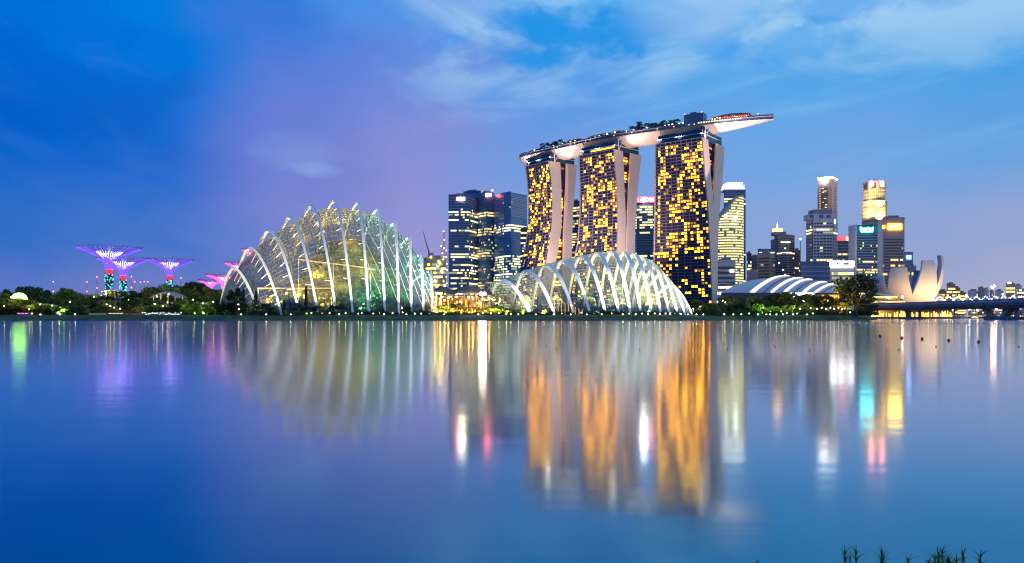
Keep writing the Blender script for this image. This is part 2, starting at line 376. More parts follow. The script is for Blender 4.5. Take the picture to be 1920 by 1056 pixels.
def hotel(name, label, cpx, D, theta, ztop, prof, ncol, seed, dens):
    rng = random.Random(seed)
    th = math.radians(theta)
    f = Vector((math.cos(th), -math.sin(th), 0)); g = Vector((math.sin(th), math.cos(th), 0))
    C = PX(cpx, D, 0)
    def Lof(px):
        t = (px - CX) / F
        return (t * C.y - C.x) / (g.x - t * g.y)
    def edge(key, z):
        y = HZ - (z - CAMZ) / D * F
        ys, xs = zip(*prof[key]); return float(np.interp(y, ys, xs))
    zs = list(np.linspace(LZ, ztop, 56))
    La = [Lof(edge('a', z)) for z in zs]; Lb = [Lof(edge('b', z)) for z in zs]
    Lc = [Lof(edge('c', z)) for z in zs]; Ld = [Lof(edge('d', z)) for z in zs]
    W = []
    for z, l in zip(zs, La):
        q = C + g * l; t = (edge('l', z) - CX) / F
        W.append(-(t * q.y - q.x) / (f.x - t * f.y))
    def pt(u, L, i, out=0.0):                      # u: 0 left .. 1 right
        return C + g * (L[i] - out) - f * (W[i] * (1 - u)) + Vector((0, 0, zs[i]))
    root = thing(name, label, 'hotel tower', PX(cpx, D, LZ) - f * 25 + g * 18, 'leaning hotel towers under the sky deck')
    n = len(zs)
    def block(L0, L1, nm, inset):
        b = MB(); i0 = len(b.v)
        rows = []
        for i in range(n):
            s = f * inset
            rows.append([pt(0, L0, i) + s, pt(1, L0, i) - s, pt(1, L1, i) - s, pt(0, L1, i) + s])
        b.grid(rows, close_u=True); b.face(rows[-1]); return b.build(nm, M_DARK, root)
    Lb2 = [x - 0.4 for x in Lb]; Lc2 = [x + 0.4 for x in Lc]
    block(La, Lb, 'front_slab', 0.9); block(Lc, Ld, 'rear_slab', 0.9)
    block([x - 0.3 for x in Lb], [max(x + 0.3, y + 0.4) for x, y in zip(Lc, Lb)], 'atrium_infill', 4.0)
    for (u, L0, L1) in ((1, La, Lb), (1, Lc, Ld), (0, La, Lb), (0, Lc, Ld)):
        s = f if u == 1 else -f
        b = MB(); rows = []
        for i in range(n):
            a, c = pt(u, L0, i, 0.5), pt(u, L1, i)
            rows.append([a - s * 0.9, a + s * 0.5, c + s * 0.5, c - s * 0.9])
        b.grid(rows, close_u=True); b.face(rows[-1]); b.build('gable_wall', M_GABLE, root)
    # balcony slabs and party walls
    b = MB()
    def at(u, k, out):                             # k: floating floor index
        i = min(int(k), n - 2); w = k - i
        return pt(u, La, i, out).lerp(pt(u, La, i + 1, out), w)
    for k in range(1, n):
        a0, a1 = pt(0, La, k, 0.0), pt(1, La, k, 0.0); o = g * -0.9
        h = Vector((0, 0, 0.55))
        b.hexa([a0 + o, a1 + o, a1, a0, a0 + o + h, a1 + o + h, a1 + h, a0 + h])
    b.build('balcony_slabs', M_SLAB, root)
    b = MB()
    for c in range(0, ncol + 1, 2):
        u = c / ncol; rows = []
        for k in range(n):
            p = pt(u, La, k); rows.append([p + f * 0.2, p - g * 0.7 + f * 0.2, p - g * 0.7 - f * 0.2, p - f * 0.2])
        b.grid(rows, close_u=True)
    b.build('party_walls', M_SLAB, root)
    # lit rooms on the front
    quads = []
    field = {}
    def fld(c, r):
        key = (c // 2, r // 3)
        if key not in field: field[key] = rng.random()
        return field[key]
    for r in range(1, n - 2):
        for c in range(ncol):
            fr = r / n
            p = dens * (0.15 + 2.0 * fld(c, r) ** 1.6) * (0.55 + 0.75 * min(1, fr * 1.5))
            if c in (0,): p *= 0.3
            if rng.random() < p:
                u0, u1 = (c + 0.16) / ncol, (c + 0.84) / ncol
                quads.append([at(u0, r + 0.22, 0.15), at(u1, r + 0.22, 0.15), at(u1, r + 0.80, 0.15), at(u0, r + 0.80, 0.15)])
    # lit landings between the two gables
    for r in range(8, n - 2):
        i = r; a = pt(1, Lb, i) - f * 3.9; c = pt(1, Lc, i) - f * 3.9
        if (c - a).length < 1.2 or rng.random() > 0.42: continue
        v = (c - a).normalized(); w = (c - a).length
        x0, x1 = (0.1, 0.95) if rng.random() < 0.6 else (0.35, 0.8)
        o = f * 0.15; h = Vector((0, 0, 2.0))
        quads.append([a + v * w * x0 + o, a + v * w * x1 + o, a + v * w * x1 + o + h, a + v * w * x0 + o + h])
    individual(quads, 'lit_window', M_LIT, root, rng)
    # set-back glass crown with white edge
    b = MB(); i = n - 1; zc = ztop; ins = 3.0
    poly = [pt(0.03, La, i, -ins), pt(0.97, La, i, -ins), pt(0.97, Ld, i, ins), pt(0.03, Ld, i, ins)]
    b.prism(poly, zc - 0.5, zc + 9.5); b.build('crown', M_BLUEGLASS, root)
    b = MB()
    poly2 = [p + (p - sum(poly, Vector()) / 4).normalized() * 1.2 for p in poly]
    b.prism(poly2, zc + 5.0, zc + 5.6); b.build('crown_rail', M_WHITE, root)
    # V struts carrying the deck at the gable end
    top = pt(1, La, i) * 0.5 + pt(1, Lb, i) * 0.5 + f * 0.2
    for s in (-1, 1):
        b = MB(); b.tube([top, top + g * (4.5 * s + 3) + f * 1.0 + Vector((0, 0, 12))], 0.55, 6); b.build('strut', M_WHITE, root)
    ctr = C - f * (W[-1] / 2) + g * ((La[-1] + Ld[-1]) / 2)
    return dict(root=root, C=C, f=f, g=g, W=W, ctr=ctr, La=La, Ld=Ld, Lb=Lb, Lc=Lc, ztop=ztop, pt=pt, n=n, poly=poly)

T1 = hotel('hotel_tower', 'leaning hotel tower farthest from the deck tip, its legs splayed widest', 1030, 918, 54, ZAT(302, 918), {
    'l': [(302, 985.5), (340, 990), (370, 992), (413, 991), (461, 985), (500, 976), (592, 952)],
    'a': [(302, 1029), (326, 1033), (340, 1035), (378, 1036.7), (413, 1036), (437, 1033.6), (487, 1026), (592, 1004)],
    'b': [(302, 1050), (340, 1052), (385, 1053), (431, 1052), (482, 1044), (592, 1021)],
    'c': [(302, 1062), (340, 1061), (385, 1059.4), (431, 1057), (478, 1056.4), (592, 1056)],
    'd': [(302, 1081.6), (340, 1078.5), (385, 1074.5), (431, 1073), (473, 1071.8), (592, 1070)]}, 15, 11, 0.44)
T2 = hotel('hotel_tower', 'leaning hotel tower in the middle under the deck, golden light under its roof edge', 1152, 847, 46, ZAT(280, 847), {
    'l': [(280, 1085.4), (340, 1087.4), (393, 1087.4), (446, 1083.6), (470, 1079), (592, 1060)],
    'a': [(280, 1151.3), (326, 1155.6), (340, 1157.2), (408, 1158.6), (470, 1158), (592, 1154)],
    'b': [(280, 1167.5), (340, 1170.2), (408, 1173), (470, 1172), (592, 1170)],
    'c': [(280, 1182.7), (340, 1179.3), (408, 1176.8), (470, 1174.5), (592, 1171.5)],
    'd': [(280, 1202.6), (340, 1195.5), (408, 1191), (476, 1187.7), (592, 1184)]}, 16, 22, 0.44)
T3 = hotel('hotel_tower', 'leaning hotel tower nearest the deck tip, its legs meeting in a slim V', 1317, 786, 38, ZAT(258, 786), {
    'l': [(258, 1229), (340, 1228.6), (364, 1228), (463, 1226.8), (592, 1222)],
    'a': [(258, 1316.8), (332, 1322.6), (389, 1327.7), (463, 1331.4), (552, 1335), (592, 1336)],
    'b': [(258, 1327), (332, 1332.8), (377, 1337.5), (463, 1338.6), (552, 1340), (592, 1340)],
    'c': [(258, 1342.5), (332, 1338.5), (377, 1337.9), (463, 1339), (552, 1340.4), (592, 1340.4)],
    'd': [(258, 1357.7), (332, 1353.5), (401, 1347.4), (463, 1345.4), (552, 1344.4), (592, 1344)]}, 18, 33, 0.38)

# golden light strip under the roof edge of the middle tower
b = MB(); p = T2['poly']; o = Vector((0, 0, T2['ztop'] + 3.2)); q0 = Vector((p[0][0], p[0][1], 0)).lerp(Vector((p[1][0], p[1][1], 0)), 0.3); q1 = Vector((p[1][0], p[1][1], 0))
b.bar(q0 - T2['g'] * 0.6 + o, q1 - T2['g'] * 0.6 + o, 0.8, 1.4); b.build('roof_light_strip', emit('golden_strip', (1, 0.42, 0.05), 3.5), T2['root'])

# ------------------------------------------------------------------ the long ship-shaped deck on top
def catmull(pts, t):
    n = len(pts); i = min(int(t), n - 2); u = t - i
    p0, p1, p2, p3 = pts[max(i - 1, 0)], pts[i], pts[i + 1], pts[min(i + 2, n - 1)]
    return 0.5 * ((2 * p1) + (p2 - p0) * u + (2 * p0 - 5 * p1 + 4 * p2 - p3) * u * u + (3 * p1 - p0 - 3 * p2 + p3) * u ** 3)
DZ = 206.5
start = T1['ctr'] + (T1['ctr'] - T2['ctr']).normalized() * 40 + Vector((-4, 6, 0))
tip = PX(1450, 778, 0)
AX = [Vector((q.x, q.y, 0)) for q in (start, T1['ctr'], T2['ctr'], T3['ctr'], tip)]
def axis(s):                                       # s 0..1 -> point, side vector
    t = s * 4
    p = catmull(AX, t); q = catmull(AX, min(t + 0.02, 4)); r = catmull(AX, max(t - 0.02, 0))
    d = (q - r).normalized(); return p, d, Vector((d.y, -d.x, 0))
def halfw(s):
    a = 1 - max(0, (0.16 - s) / 0.16) ** 2.4; c = 1 - max(0, (s - 0.52) / 0.48) ** 2.1
    return 19.0 * max(0.08, math.sqrt(max(a, 0.0))) * max(0.05, c ** 0.8)
def hullz(s):                                      # keel level
    a = max(0, (0.12 - s) / 0.12) ** 2; c = max(0, (s - 0.70) / 0.30) ** 1.5
    return DZ - 13.5 + 6 * a + 9.5 * c
deck = thing('sky_deck', 'long ship-shaped rooftop deck spanning the three leaning hotel towers', 'sky deck', (AX[2].x, AX[2].y, DZ))
SS = [i / 72 for i in range(73)]
def hullrow(s, side_only=False):
    p, d, sd = axis(s); w = halfw(s); k = hullz(s); row = []
    for i in range(13):
        a = -1 + 2 * i / 12
        z = k + (DZ - 4.0 - k) * abs(a) ** 2.2
        row.append(p + sd * (w * 0.98 * a) + Vector((0, 0, z)))
    return row
b = MB(); rows = [hullrow(s) for s in SS]; b.grid(rows); b.face(rows[0]); b.face(rows[-1])
b.build('hull', pbr('hull_panel', (0.70, 0.58, 0.54), 0.5, 0.05, var=0.08, vscale=0.05), deck, True)
M_FASC = pbr('deck_fascia', (0.10, 0.13, 0.23), 0.3, 0.2)
b = MB(); rows = []
for s in SS:
    p, d, sd = axis(s); w = halfw(s); r = []
    for a, z in ((-0.97, DZ - 4.3), (-1.02, DZ - 2.0), (-1.0, DZ + 0.6), (1.0, DZ + 0.6), (1.02, DZ - 2.0), (0.97, DZ - 4.3)):
        r.append(p + sd * (w * a) + Vector((0, 0, z)))
    rows.append(r)
b.grid(rows); b.face(rows[0]); b.face(rows[-1]); b.build('fascia', M_FASC, deck)
M_RIM = pbr('deck_rim', (0.55, 0.52, 0.54), 0.4, 0.1)
for sg in (-1, 1):
    for dz in (-4.2, -1.0):
        b = MB(); b.tube([axis(s)[0] + axis(s)[2] * (halfw(s) * 1.025 * sg) + Vector((0, 0, DZ + dz)) for s in SS], 0.35, 4); b.build('rim', M_RIM, deck)
def ondeck(s, a, z=0.6):
    p, d, sd = axis(s); return p + sd * (halfw(s) * a) + Vector((0, 0, DZ + z))
def slabseg(s0, s1, a0, a1, z0, z1, name, mat, parent=None, arch=0.0):
    b = MB(); rows = []; N_ = 14
    for i in range(N_ + 1):
        s = s0 + (s1 - s0) * i / N_; h = z0 + (z1 - z0) + arch * math.sin(math.pi * i / N_)
        rows.append([ondeck(s, a0, z0), ondeck(s, a1, z0), ondeck(s, a1, h), ondeck(s, a0, h)])
    b.grid(rows, close_u=True); b.face(rows[0]); b.face(rows[-1]); return b.build(name, mat, parent or deck)
# lower terrace rail lights, lift block, restaurant, observation deck
M_ROOFGREY = pbr('roof_grey', (0.16, 0.17, 0.2), 0.5)
def wide(px):                                       # deck parameter at a photo column
    lo, hi = 0.0, 1.0
    for _ in range(40):
        m = (lo + hi) / 2; q = axis(m)[0]
        if CX + q.x / q.y * F < px: lo = m
        else: hi = m
    return lo
sL0, sL1 = wide(1287), wide(1322)
slabseg(sL0, sL1, -0.35, 0.45, 0.4, 11.5, 'lift_block', pbr('lift_block_panel', (0.10, 0.16, 0.25), 0.4), deck)
slabseg(sL0 + 0.3 * (sL1 - sL0), sL0 + 0.6 * (sL1 - sL0), -0.1, 0.3, 11.4, 13.6, 'lift_motor_room', pbr('lift_block_panel', (0.1, 0.16, 0.25)), deck)
for s_, a_ in ((sL0 + .002, 0.4), (sL1 - 0.004, 0.4)):
    b = MB(); b.ball(ondeck(s_, a_, 12.1), 0.55, 6, 4); b.build('warning_light', emit('warn_red', (1, 0.15, 0.2), 8), deck)
sR0, sR1 = wide(1338), wide(1408)
slabseg(sR0, sR1, -0.5, 0.55, 3.6, 4.2, 'restaurant_roof', M_ROOFGREY, deck, arch=1.8)
slabseg(sR0 + .01, sR1 - .01, -0.4, 0.42, 0.4, 3.7, 'restaurant_glass', emit('restaurant_glow', (1.0, 0.13, 0.05), 0.9), deck)
rng = random.Random(5)
M_REDLAMP = emit('red_lamp', (1.0, 0.16, 0.08), 6.0); M_DECKLAMP = emit('deck_lamp', (1.0, 0.62, 0.18), 14.0); M_DECKCOOL = emit('deck_lamp_cool', (1.0, 0.95, 0.62), 12.0)
for i in range(16):
    s = sR0 + (sR1 - sR0) * (i + 0.5) / 16
    b = MB(); b.ball(ondeck(s, 0.62, 1.2 + 2.2 * rng.random()), 0.45, 6, 4); b.build('restaurant_lamp', rng.choice((M_REDLAMP, M_REDLAMP, M_DECKLAMP)), deck)
for i in range(17):
    s = wide(1318) + (wide(1392) - wide(1318)) * i / 16
    q = ondeck(s, 1.035, -1.2); q2 = ondeck(s + 0.0035, 1.035, -1.2)
    b = MB(); h = Vector((0, 0, 1.3)); b.face([q - h * .5, q2 - h * .5, q2 + h * .5, q + h * .5]); b.build('porthole', emit('porthole_light', (1, 0.85, 0.5), 3.0), deck)
for px in list(range(996, 1036, 6)) + list(range(1040, 1290, 8)):
    s = wide(px + rng.uniform(-2, 2))
    b = MB(); b.ball(ondeck(s, rng.uniform(0.6, 0.9), rng.uniform(0.9, 2.0)), rng.uniform(0.45, 0.8), 6, 4)
    b.build('deck_lamp', rng.choice((M_DECKLAMP, M_DECKLAMP, M_DECKCOOL)), deck)
for px in (1060, 1066, 1090, 1098, 1118, 1126, 1168, 1200, 1245, 1275, 1302, 1311):
    b = MB(); b.ball(ondeck(wide(px), 1.03, -2.2), 0.5, 6, 4); b.build('terrace_lamp', emit('terrace_glow', (1, 0.6, 0.4), 3.0), deck)
# pool edge pavilion roofs
for (a, c, w0, w1) in ((1082, 1104, 2.8, 3.1), (1116, 1160, 2.6, 2.9), (1158, 1182, 2.8, 3.1)):
    slabseg(wide(a), wide(c), -0.1, 0.85, w0, w1, 'pavilion_roof', M_ROOFGREY, deck, arch=0.5)
    for i in range(6):
        s = wide(a) + (wide(c) - wide(a)) * (i + .5) / 6
        b = MB(); b.tube([ondeck(s, 0.75, 0.5), ondeck(s, 0.75, w0 + 0.2)], 0.15, 4); b.build('pavilion_post', M_WHITE, deck)
# mast and railing near the tip
b = MB(); q = ondeck(wide(1421), 0.1, 0.5); b.tube([q, q + Vector((0, 0, 6.5))], [0.16, 0.07], 5); b.build('mast', M_WHITE, deck)
b = MB(); b.ball(q + Vector((0, 0, 3.0)), 0.45, 6, 4); b.build('mast_lamp', emit('mast_white', (1, .9, .85), 8), deck)
b = MB()
for i in range(30):
    s = wide(1408) + (0.998 - wide(1408)) * i / 29
    for sg in (-1, 1):
        q = ondeck(s, sg * 0.97, 0.5); b.tube([q, q + Vector((0, 0, 1.3))], 0.07, 3)
for sg in (-1, 1):
    b.tube([ondeck(wide(1408) + (0.998 - wide(1408)) * i / 19, sg * 0.97, 1.8) for i in range(20)], 0.1, 3)
b.build('railing', pbr('rail_teal', (0.08, 0.2, 0.22), 0.3), deck)

# floodlights on the gables and under the deck (masts stand on the ground by the towers)
def flood(label, loc, target, energy, angle, color, size=1.0, pole=6.0, name='floodlight', blend=0.6, group=None):
    r = thing(name, label, 'floodlight', loc, group)
    loc = Vector(loc); d = (Vector(target) - loc - Vector((0, 0, pole))).normalized()
    head = loc + Vector((0, 0, pole))
    b = MB(); b.tube([loc - Vector((0, 0, 0.3)), head - d * 0.4], 0.09, 5); b.build('pole', pbr('dark_metal', (0.05, 0.05, 0.055), 0.5, 0.6), r)
    u = d.cross(Vector((0, 0, 1))).normalized(); w = u.cross(d)
    q = [head + u * (x * size * .5) + w * (y * size * .4) for x, y in ((-1, -1), (1, -1), (1, 1), (-1, 1))]
    b = MB(); b.hexa([p - d * 0.5 for p in q] + [p - d * 0.02 for p in q]); b.build('housing', pbr('dark_metal', (0.05, 0.05, 0.055)), r)
    L = bpy.data.lights.new('flood_beam', 'SPOT'); L.energy = energy; L.spot_size = math.radians(angle); L.spot_blend = blend; L.color = color
    L.shadow_soft_size = 0.3
    lo = bpy.data.objects.new('flood_beam', L); COL.objects.link(lo); lo.parent = r
    lo.location = head + d * 0.1 - loc; lo.rotation_euler = d.to_track_quat('-Z', 'Y').to_euler()
    return r
PINK = (1.0, 0.74, 0.66)
for T, nm, df, dg, e in ((T1, 'beside the splayed tower', 45, -60, 1.3e6), (T2, 'beside the middle tower', 50, -60, 1.3e6), (T3, 'beside the tower nearest the deck tip', 120, -30, 2.5e6)):
    base = T['C'] + T['f'] * df + T['g'] * dg; base.z = LZ
    tgt = T['C'] + T['g'] * 18 + Vector((0, 0, 150))
    flood('floodlight on a pole shining up the pale gables, ' + nm, base, tgt, e, 76, PINK, 2.0, blend=1.0)

# uplights on the tower roofs that wash the belly of the deck
def roof_wash(T, i, u, w, tgt, e, k, ang=100, col=(1.0, .70, .60)):
    loc = T['pt'](u, T['La'], T['n'] - 1, -.9) if w == 0 else T['pt'](u, T['Ld'], T['n'] - 1, .9)
    r = T['root']; off = r.location
    d = (Vector(tgt) - loc).normalized()
    b = MB(); b.box(loc - Vector((0, 0, .3)), 1.6, 1.0, .9); b.build('floodlight', pbr('dark_metal', (0.05, 0.05, 0.055)), r)
    L = bpy.data.lights.new('flood_beam', 'SPOT'); L.energy = e; L.spot_size = math.radians(ang); L.spot_blend = 1; L.color = col; L.shadow_soft_size = .4
    lo = bpy.data.objects.new('flood_beam', L); COL.objects.link(lo); lo.parent = r; lo.location = loc + Vector((0, 0, 1.0)) - off; lo.rotation_euler = d.to_track_quat('-Z', 'Y').to_euler()
for i, T in enumerate((T1, T2, T3)):
    for u in (.1, .5, .95):
        p = T['pt'](u, T['La'], T['n'] - 1)
        roof_wash(T, i, u, 0, p - T['g'] * 3 + Vector((0, 0, 9)) + T['f'] * (u - .5) * 22, 2.6e4, 0, 150)
for T, s0 in ((T1, .44), (T2, .67), (T3, .88), (T3, .97)):
    p = axis(s0)[0]; roof_wash(T, 0, .99, 0, p + Vector((0, 0, DZ - 8)), (1.0e5, 1.0e5, 1.6e5, 2.8e5)[(T is T3) * 2 + (s0 > .9)], 0, 70)
# ------------------------------------------------------------------ the two glass conservatories
M_RIB = pbr('rib_white', (0.80, 0.80, 0.80), 0.45)
M_GRID = pbr('grid_steel', (0.10, 0.105, 0.11), 0.5, 0.1)
M_GRIDW = pbr('grid_steel_pale', (0.22, 0.23, 0.23), 0.5)
def cat_list(lst, u):
    n = len(lst); uu = min(max(u, 0), n - 1)
    p = catmull([Vector(q) for q in lst], uu)
    if u < 0: p = p + (Vector(lst[0]) - Vector(lst[1])) * (-u)
    if u > n - 1: p = p + (Vector(lst[-1]) - Vector(lst[-2])) * (u - n + 1)
    return p
class Dome:
    def __init__(s, tops, feet, yf, depth, p, back, skew):
        s.back = back; s.skew = skew
        s.F = [PX(x, yf(i)) for i, x in enumerate(feet)]
        s.A = []
        for i, (x, y) in enumerate(tops):
            s.A.append(P(x, y, yf(i) + depth(i)))
        s.n = len(tops); s.p = p
    def arch(s, u, v, lower=0.0, inset=0.0):       # v 0 front foot .. 0.5 crown .. 1 back foot
        f = cat_list(s.F, u); a = cat_list(s.A, u)
        h = max(a.z - LZ - lower, 2.0); ax = Vector((a.x, a.y, 0)); fx = Vector((f.x, f.y, 0))
        k = 2 * v
        q = ax + (fx - ax) * ((1 - k) if k < 1 else (1 - k) * s.back) * (1 - inset)
        if k > 1: q = q + Vector((-(k - 1) * s.skew * min(max(u / s.n, 0), 1), 0, 0))
        return q + Vector((0, 0, LZ + h * (1 - abs(k - 1) ** s.p)))
def sweep(mb, path, sides, w, d):
    """box beam along path; sides = sideways unit vectors, w(t)/d(t) width and depth"""
    rows = []; n = len(path)
    for i, p in enumerate(path):
        t = (path[min(i + 1, n - 1)] - path[max(i - 1, 0)]).normalized(); u = (sides[i] - t * sides[i].dot(t)).normalized(); nn = u.cross(t)
        k = i / (n - 1); a, c = w(k) / 2, d(k) / 2
        rows.append([p + u * a + nn * c, p - u * a + nn * c, p - u * a * .6 - nn * c, p + u * a * .6 - nn * c])
    mb.grid(rows, close_u=True); mb.face(rows[0][::-1]); mb.face(rows[-1])

def dome_build(dm, root, u0, u1, nu, nv, lower, inset, rib_w, rib_d, gap_glass, grid_r, v0=0.0, v1=1.0, grid_mat=M_GRID):
    us = [u0 + (u1 - u0) * i / nu for i in range(nu + 1)]; vs = [v0 + (v1 - v0) * j / nv for j in range(nv + 1)]
    pts = [[dm.arch(u, v, lower, inset) for v in vs] for u in us]
    b = MB(); b.grid(pts); b.build('glass_skin', gap_glass, root, True)
    b = MB()
    for i in range(nu + 1): b.tube(pts[i], grid_r, 3, False)
    for j in range(0, nv + 1): b.tube([pts[i][j] for i in range(nu + 1)], grid_r, 3, False)
    b.build('grid_frame', grid_mat, root)
    # glazed end walls
    for i in (0, nu):
        rows = []; arc = pts[i]
        b = MB(); g = MB()
        for p in arc:
            rows.append([Vector((p.x, p.y, LZ + (p.z - LZ) * k / 5)) for k in range(6)])
        b.grid(rows); b.build('end_glass', gap_glass, root)
        for r in rows[::3]: g.tube(r, grid_r, 3, False)
        for k in range(1, 5): g.tube([r[k] for r in rows], grid_r, 3, False)
        g.build('end_frame', grid_mat, root)
    for i in range(dm.n):
        path = [dm.arch(i, v / 44) for v in range(45)]
        nb = (dm.arch(min(i + 0.5, dm.n - 1), .5) - dm.arch(max(i - 0.5, 0), .5)).normalized()
        b = MB(); sweep(b, path, [nb] * 45, rib_w, rib_d); b.build('rib', M_RIB, root)

# --- tall conservatory
ct_top = [(438,503),(469,466),(503.5,434),(543,409),(583,387),(625.5,377.5),(670,381),(707,393.5),(740,418),(768,445),(787.5,478),(806.7,508.6)]
ct_foot = [486, 529, 562, 597, 631, 662, 692, 722, 748, 771, 794, 811]
TALL = Dome(ct_top, ct_foot, lambda i: 424 + 16 * ((i - 6) / 6) ** 2, lambda i: 14 + 24 * math.sin(math.pi * (i + 1.2) / 13.5), 1.75, 0.62, 24.0)
r = thing('glass_conservatory', 'tall shell-shaped glass conservatory with slim white ribs looping above its ridge', 'conservatory', PX(640, 450), None)
TALLR = r
M_GLASS1 = glass('conservatory_glass', (0.60, 0.67, 0.58), 0.04, frit=0.08, fcol=(0.34, 0.34, 0.20))
dome_build(TALL, r, -0.15, 11.1, 54, 46, 4.2, 0.09, lambda k: 1.25 + 0.3 * math.sin(math.pi * k), lambda k: 0.6 + 0.9 * math.sin(math.pi * k), M_GLASS1, 0.13)
for i in range(TALL.n):                             # struts tying the ribs to the shell
    for v in (0.09, 0.15, 0.21, 0.27, 0.33, 0.39):
        b = MB(); a = TALL.arch(i, v); c = TALL.arch(i - 0.22, v + 0.012, 4.2, 0.09)
        b.tube([a, c], 0.2, 4); b.build('strut', M_RIB, r)
for i in range(6, TALL.n - 1):                       # bracing cables down to the next rib
    for v in (0.06, 0.13, 0.21):
        b = MB(); b.tube([TALL.arch(i, v + 0.10), TALL.arch(i + 1, v - 0.03)], 0.11, 3); b.build('bracing_cable', M_RIB, r)

# what stands inside it: planted mountain, glowing walkways, lamps
def mountain():
    rng = random.Random(8); c = PX(650, 462); b = MB(); rows = []; n = 26
    prof = [(33, 0), (31, 5), (28, 10), (25, 16), (22, 22), (18, 29), (14, 36), (8, 43), (0.5, 46)]
    for (rad, z) in prof:
        rows.append([(c.x + 1.3 * rad * rng.uniform(.82, 1.15) * math.cos(6.283 * i / n), c.y + .42 * rad * rng.uniform(.82, 1.15) * math.sin(6.283 * i / n), LZ + z + rng.uniform(-1, 1)) for i in range(n)])
    b.grid(rows, close_u=True); rt = thing('planted_mountain', 'fern-covered artificial mountain inside the tall conservatory', 'indoor mountain', c)
    b.build('rock', pbr('mossy_rock', (0.10, 0.12, 0.03), 0.85, var=0.6, vscale=0.25), rt)
    lf = MB()
    for _ in range(2600):
        z = rng.random() ** 1.3; k = z * 8; i = int(min(k, 7)); rad = prof[i][0] + (prof[i + 1][0] - prof[i][0]) * (k - i); zz = prof[i][1] + (prof[i + 1][1] - prof[i][1]) * (k - i)
        a = rng.uniform(0, 6.283); p = Vector((c.x + 1.27 * rad * math.cos(a), c.y + .44 * rad * math.sin(a), LZ + zz)); s = rng.uniform(.6, 1.6)
        q1 = Vector((rng.uniform(-1, 1), rng.uniform(-1, 1), rng.uniform(-1, 1))).normalized() * s; q2 = q1.cross(Vector((rng.random(), rng.random(), rng.random()))).normalized() * s * .7
        lf.face([p - q1, p - q2, p + q1, p + q2])
    for _ in range(1700):                              # lower planted terraces on both sides
        p = P(rng.uniform(462, 802), 0, rng.uniform(436, 452)); p.z = LZ + rng.random() ** 1.4 * (13 if 500 < CX + p.x / p.y * F < 760 else 7); s = rng.uniform(.5, 1.3)
        q1 = Vector((rng.uniform(-1, 1), rng.uniform(-1, 1), rng.uniform(-1, 1))).normalized() * s; q2 = q1.cross(Vector((rng.random(), rng.random(), rng.random()))).normalized() * s * .7
        lf.face([p - q1, p - q2, p + q1, p + q2])
    lf.build('fern_cover', foliage('fern', (0.06, 0.13, 0.02), (0.22, 0.24, 0.04)), rt)
mountain()
def ribbon(label, pts, w):
    c = pts[len(pts) // 2]; rt = thing('raised_walkway', label, 'walkway', (c.x, c.y, LZ), 'walkways inside the tall conservatory')
    b = MB()
    for a, d in zip(pts, pts[1:]): b.bar(a, d, w, 0.5)
    b.build('deck', pbr('walk_deck', (0.3, 0.3, 0.3), 0.6), rt)
    b = MB()
    for a, d in zip(pts, pts[1:]): b.bar(a + Vector((0, -w * .52, 0.1)), d + Vector((0, -w * .52, 0.1)), 0.12, 0.55)
    b.build('light_strip', emit('walk_glow', (1.0, 0.5, 0.06), 2.6), rt)
    b = MB()
    for k in pts[::2]: b.tube([Vector((k.x, k.y, LZ)), k], 0.18, 5)
    b.build('column', M_RIB, rt)
ribbon('upper glowing walkway crossing the tall conservatory in front of the planted mountain', [P(x, y, Y) for x, y, Y in ((560,487,452),(590,491,447),(625,495,444),(660,499,444),(695,504,447),(715,507,452))], 1.6)
ribbon('lower glowing walkway low in the left half of the tall conservatory', [P(x, y, Y) for x, y, Y in ((484,541,446),(520,541,443),(560,541,441),(600,541,440),(622,541,440))], 1.6)

def uplight(label, p, energy, col, group):
    """small downlight-and-uplight fitting hung on a cord or set on a post, with a bare point lamp"""
    root = thing('indoor_lamp', label, 'lamp', (p.x, p.y, LZ), group)
    b = MB(); b.tube([Vector((p.x, p.y, LZ - .15)), Vector((p.x, p.y, p.z - .4))], .06, 5); b.build('post', pbr('dark_metal', (0.05, 0.05, 0.055)), root)
    b = MB(); b.lathe((p.x, p.y, p.z - .45), [(.05, 0), (.28, .05), (.3, .2), (.05, .22)], 8); b.build('housing', pbr('dark_metal', (0.05, 0.05, 0.055)), root)
    L = bpy.data.lights.new('lamp_glow', 'SPOT'); L.energy = energy * 1.5; L.color = col; L.shadow_soft_size = .35; L.spot_size = math.radians(165); L.spot_blend = .6
    lo = bpy.data.objects.new('lamp_glow', L); COL.objects.link(lo); lo.parent = root; lo.location = p + Vector((0, 0, .1)) - root.location
    lo.rotation_euler = Vector((0, .45, 1)).to_track_quat('-Z', 'Y').to_euler()        # hooded towards the water
    return root
def glow_lamp(label, p, r, mat, group, base=LZ, name='garden_lamp', cat='lamp'):
    """a globe on a slim post"""
    root = thing(name, label, cat, (p.x, p.y, base), group)
    b = MB(); b.tube([Vector((p.x, p.y, base - 0.15)), Vector((p.x, p.y, max(p.z - r * .8, base + 0.05)))], 0.07, 5); b.build('post', pbr('dark_metal', (0.05, 0.05, 0.055)), root)
    b = MB(); b.ball(p, r, 8, 5); b.build('globe', mat, root, True); return root
M_WARM = emit('lamp_warm', (1.0, 0.70, 0.30), 60); M_IN = emit('lamp_indoor', (1.0, 0.74, 0.34), 260)
M_INC = emit('lamp_indoor_cool', (0.62, 0.95, 0.95), 200)
rng = random.Random(12)
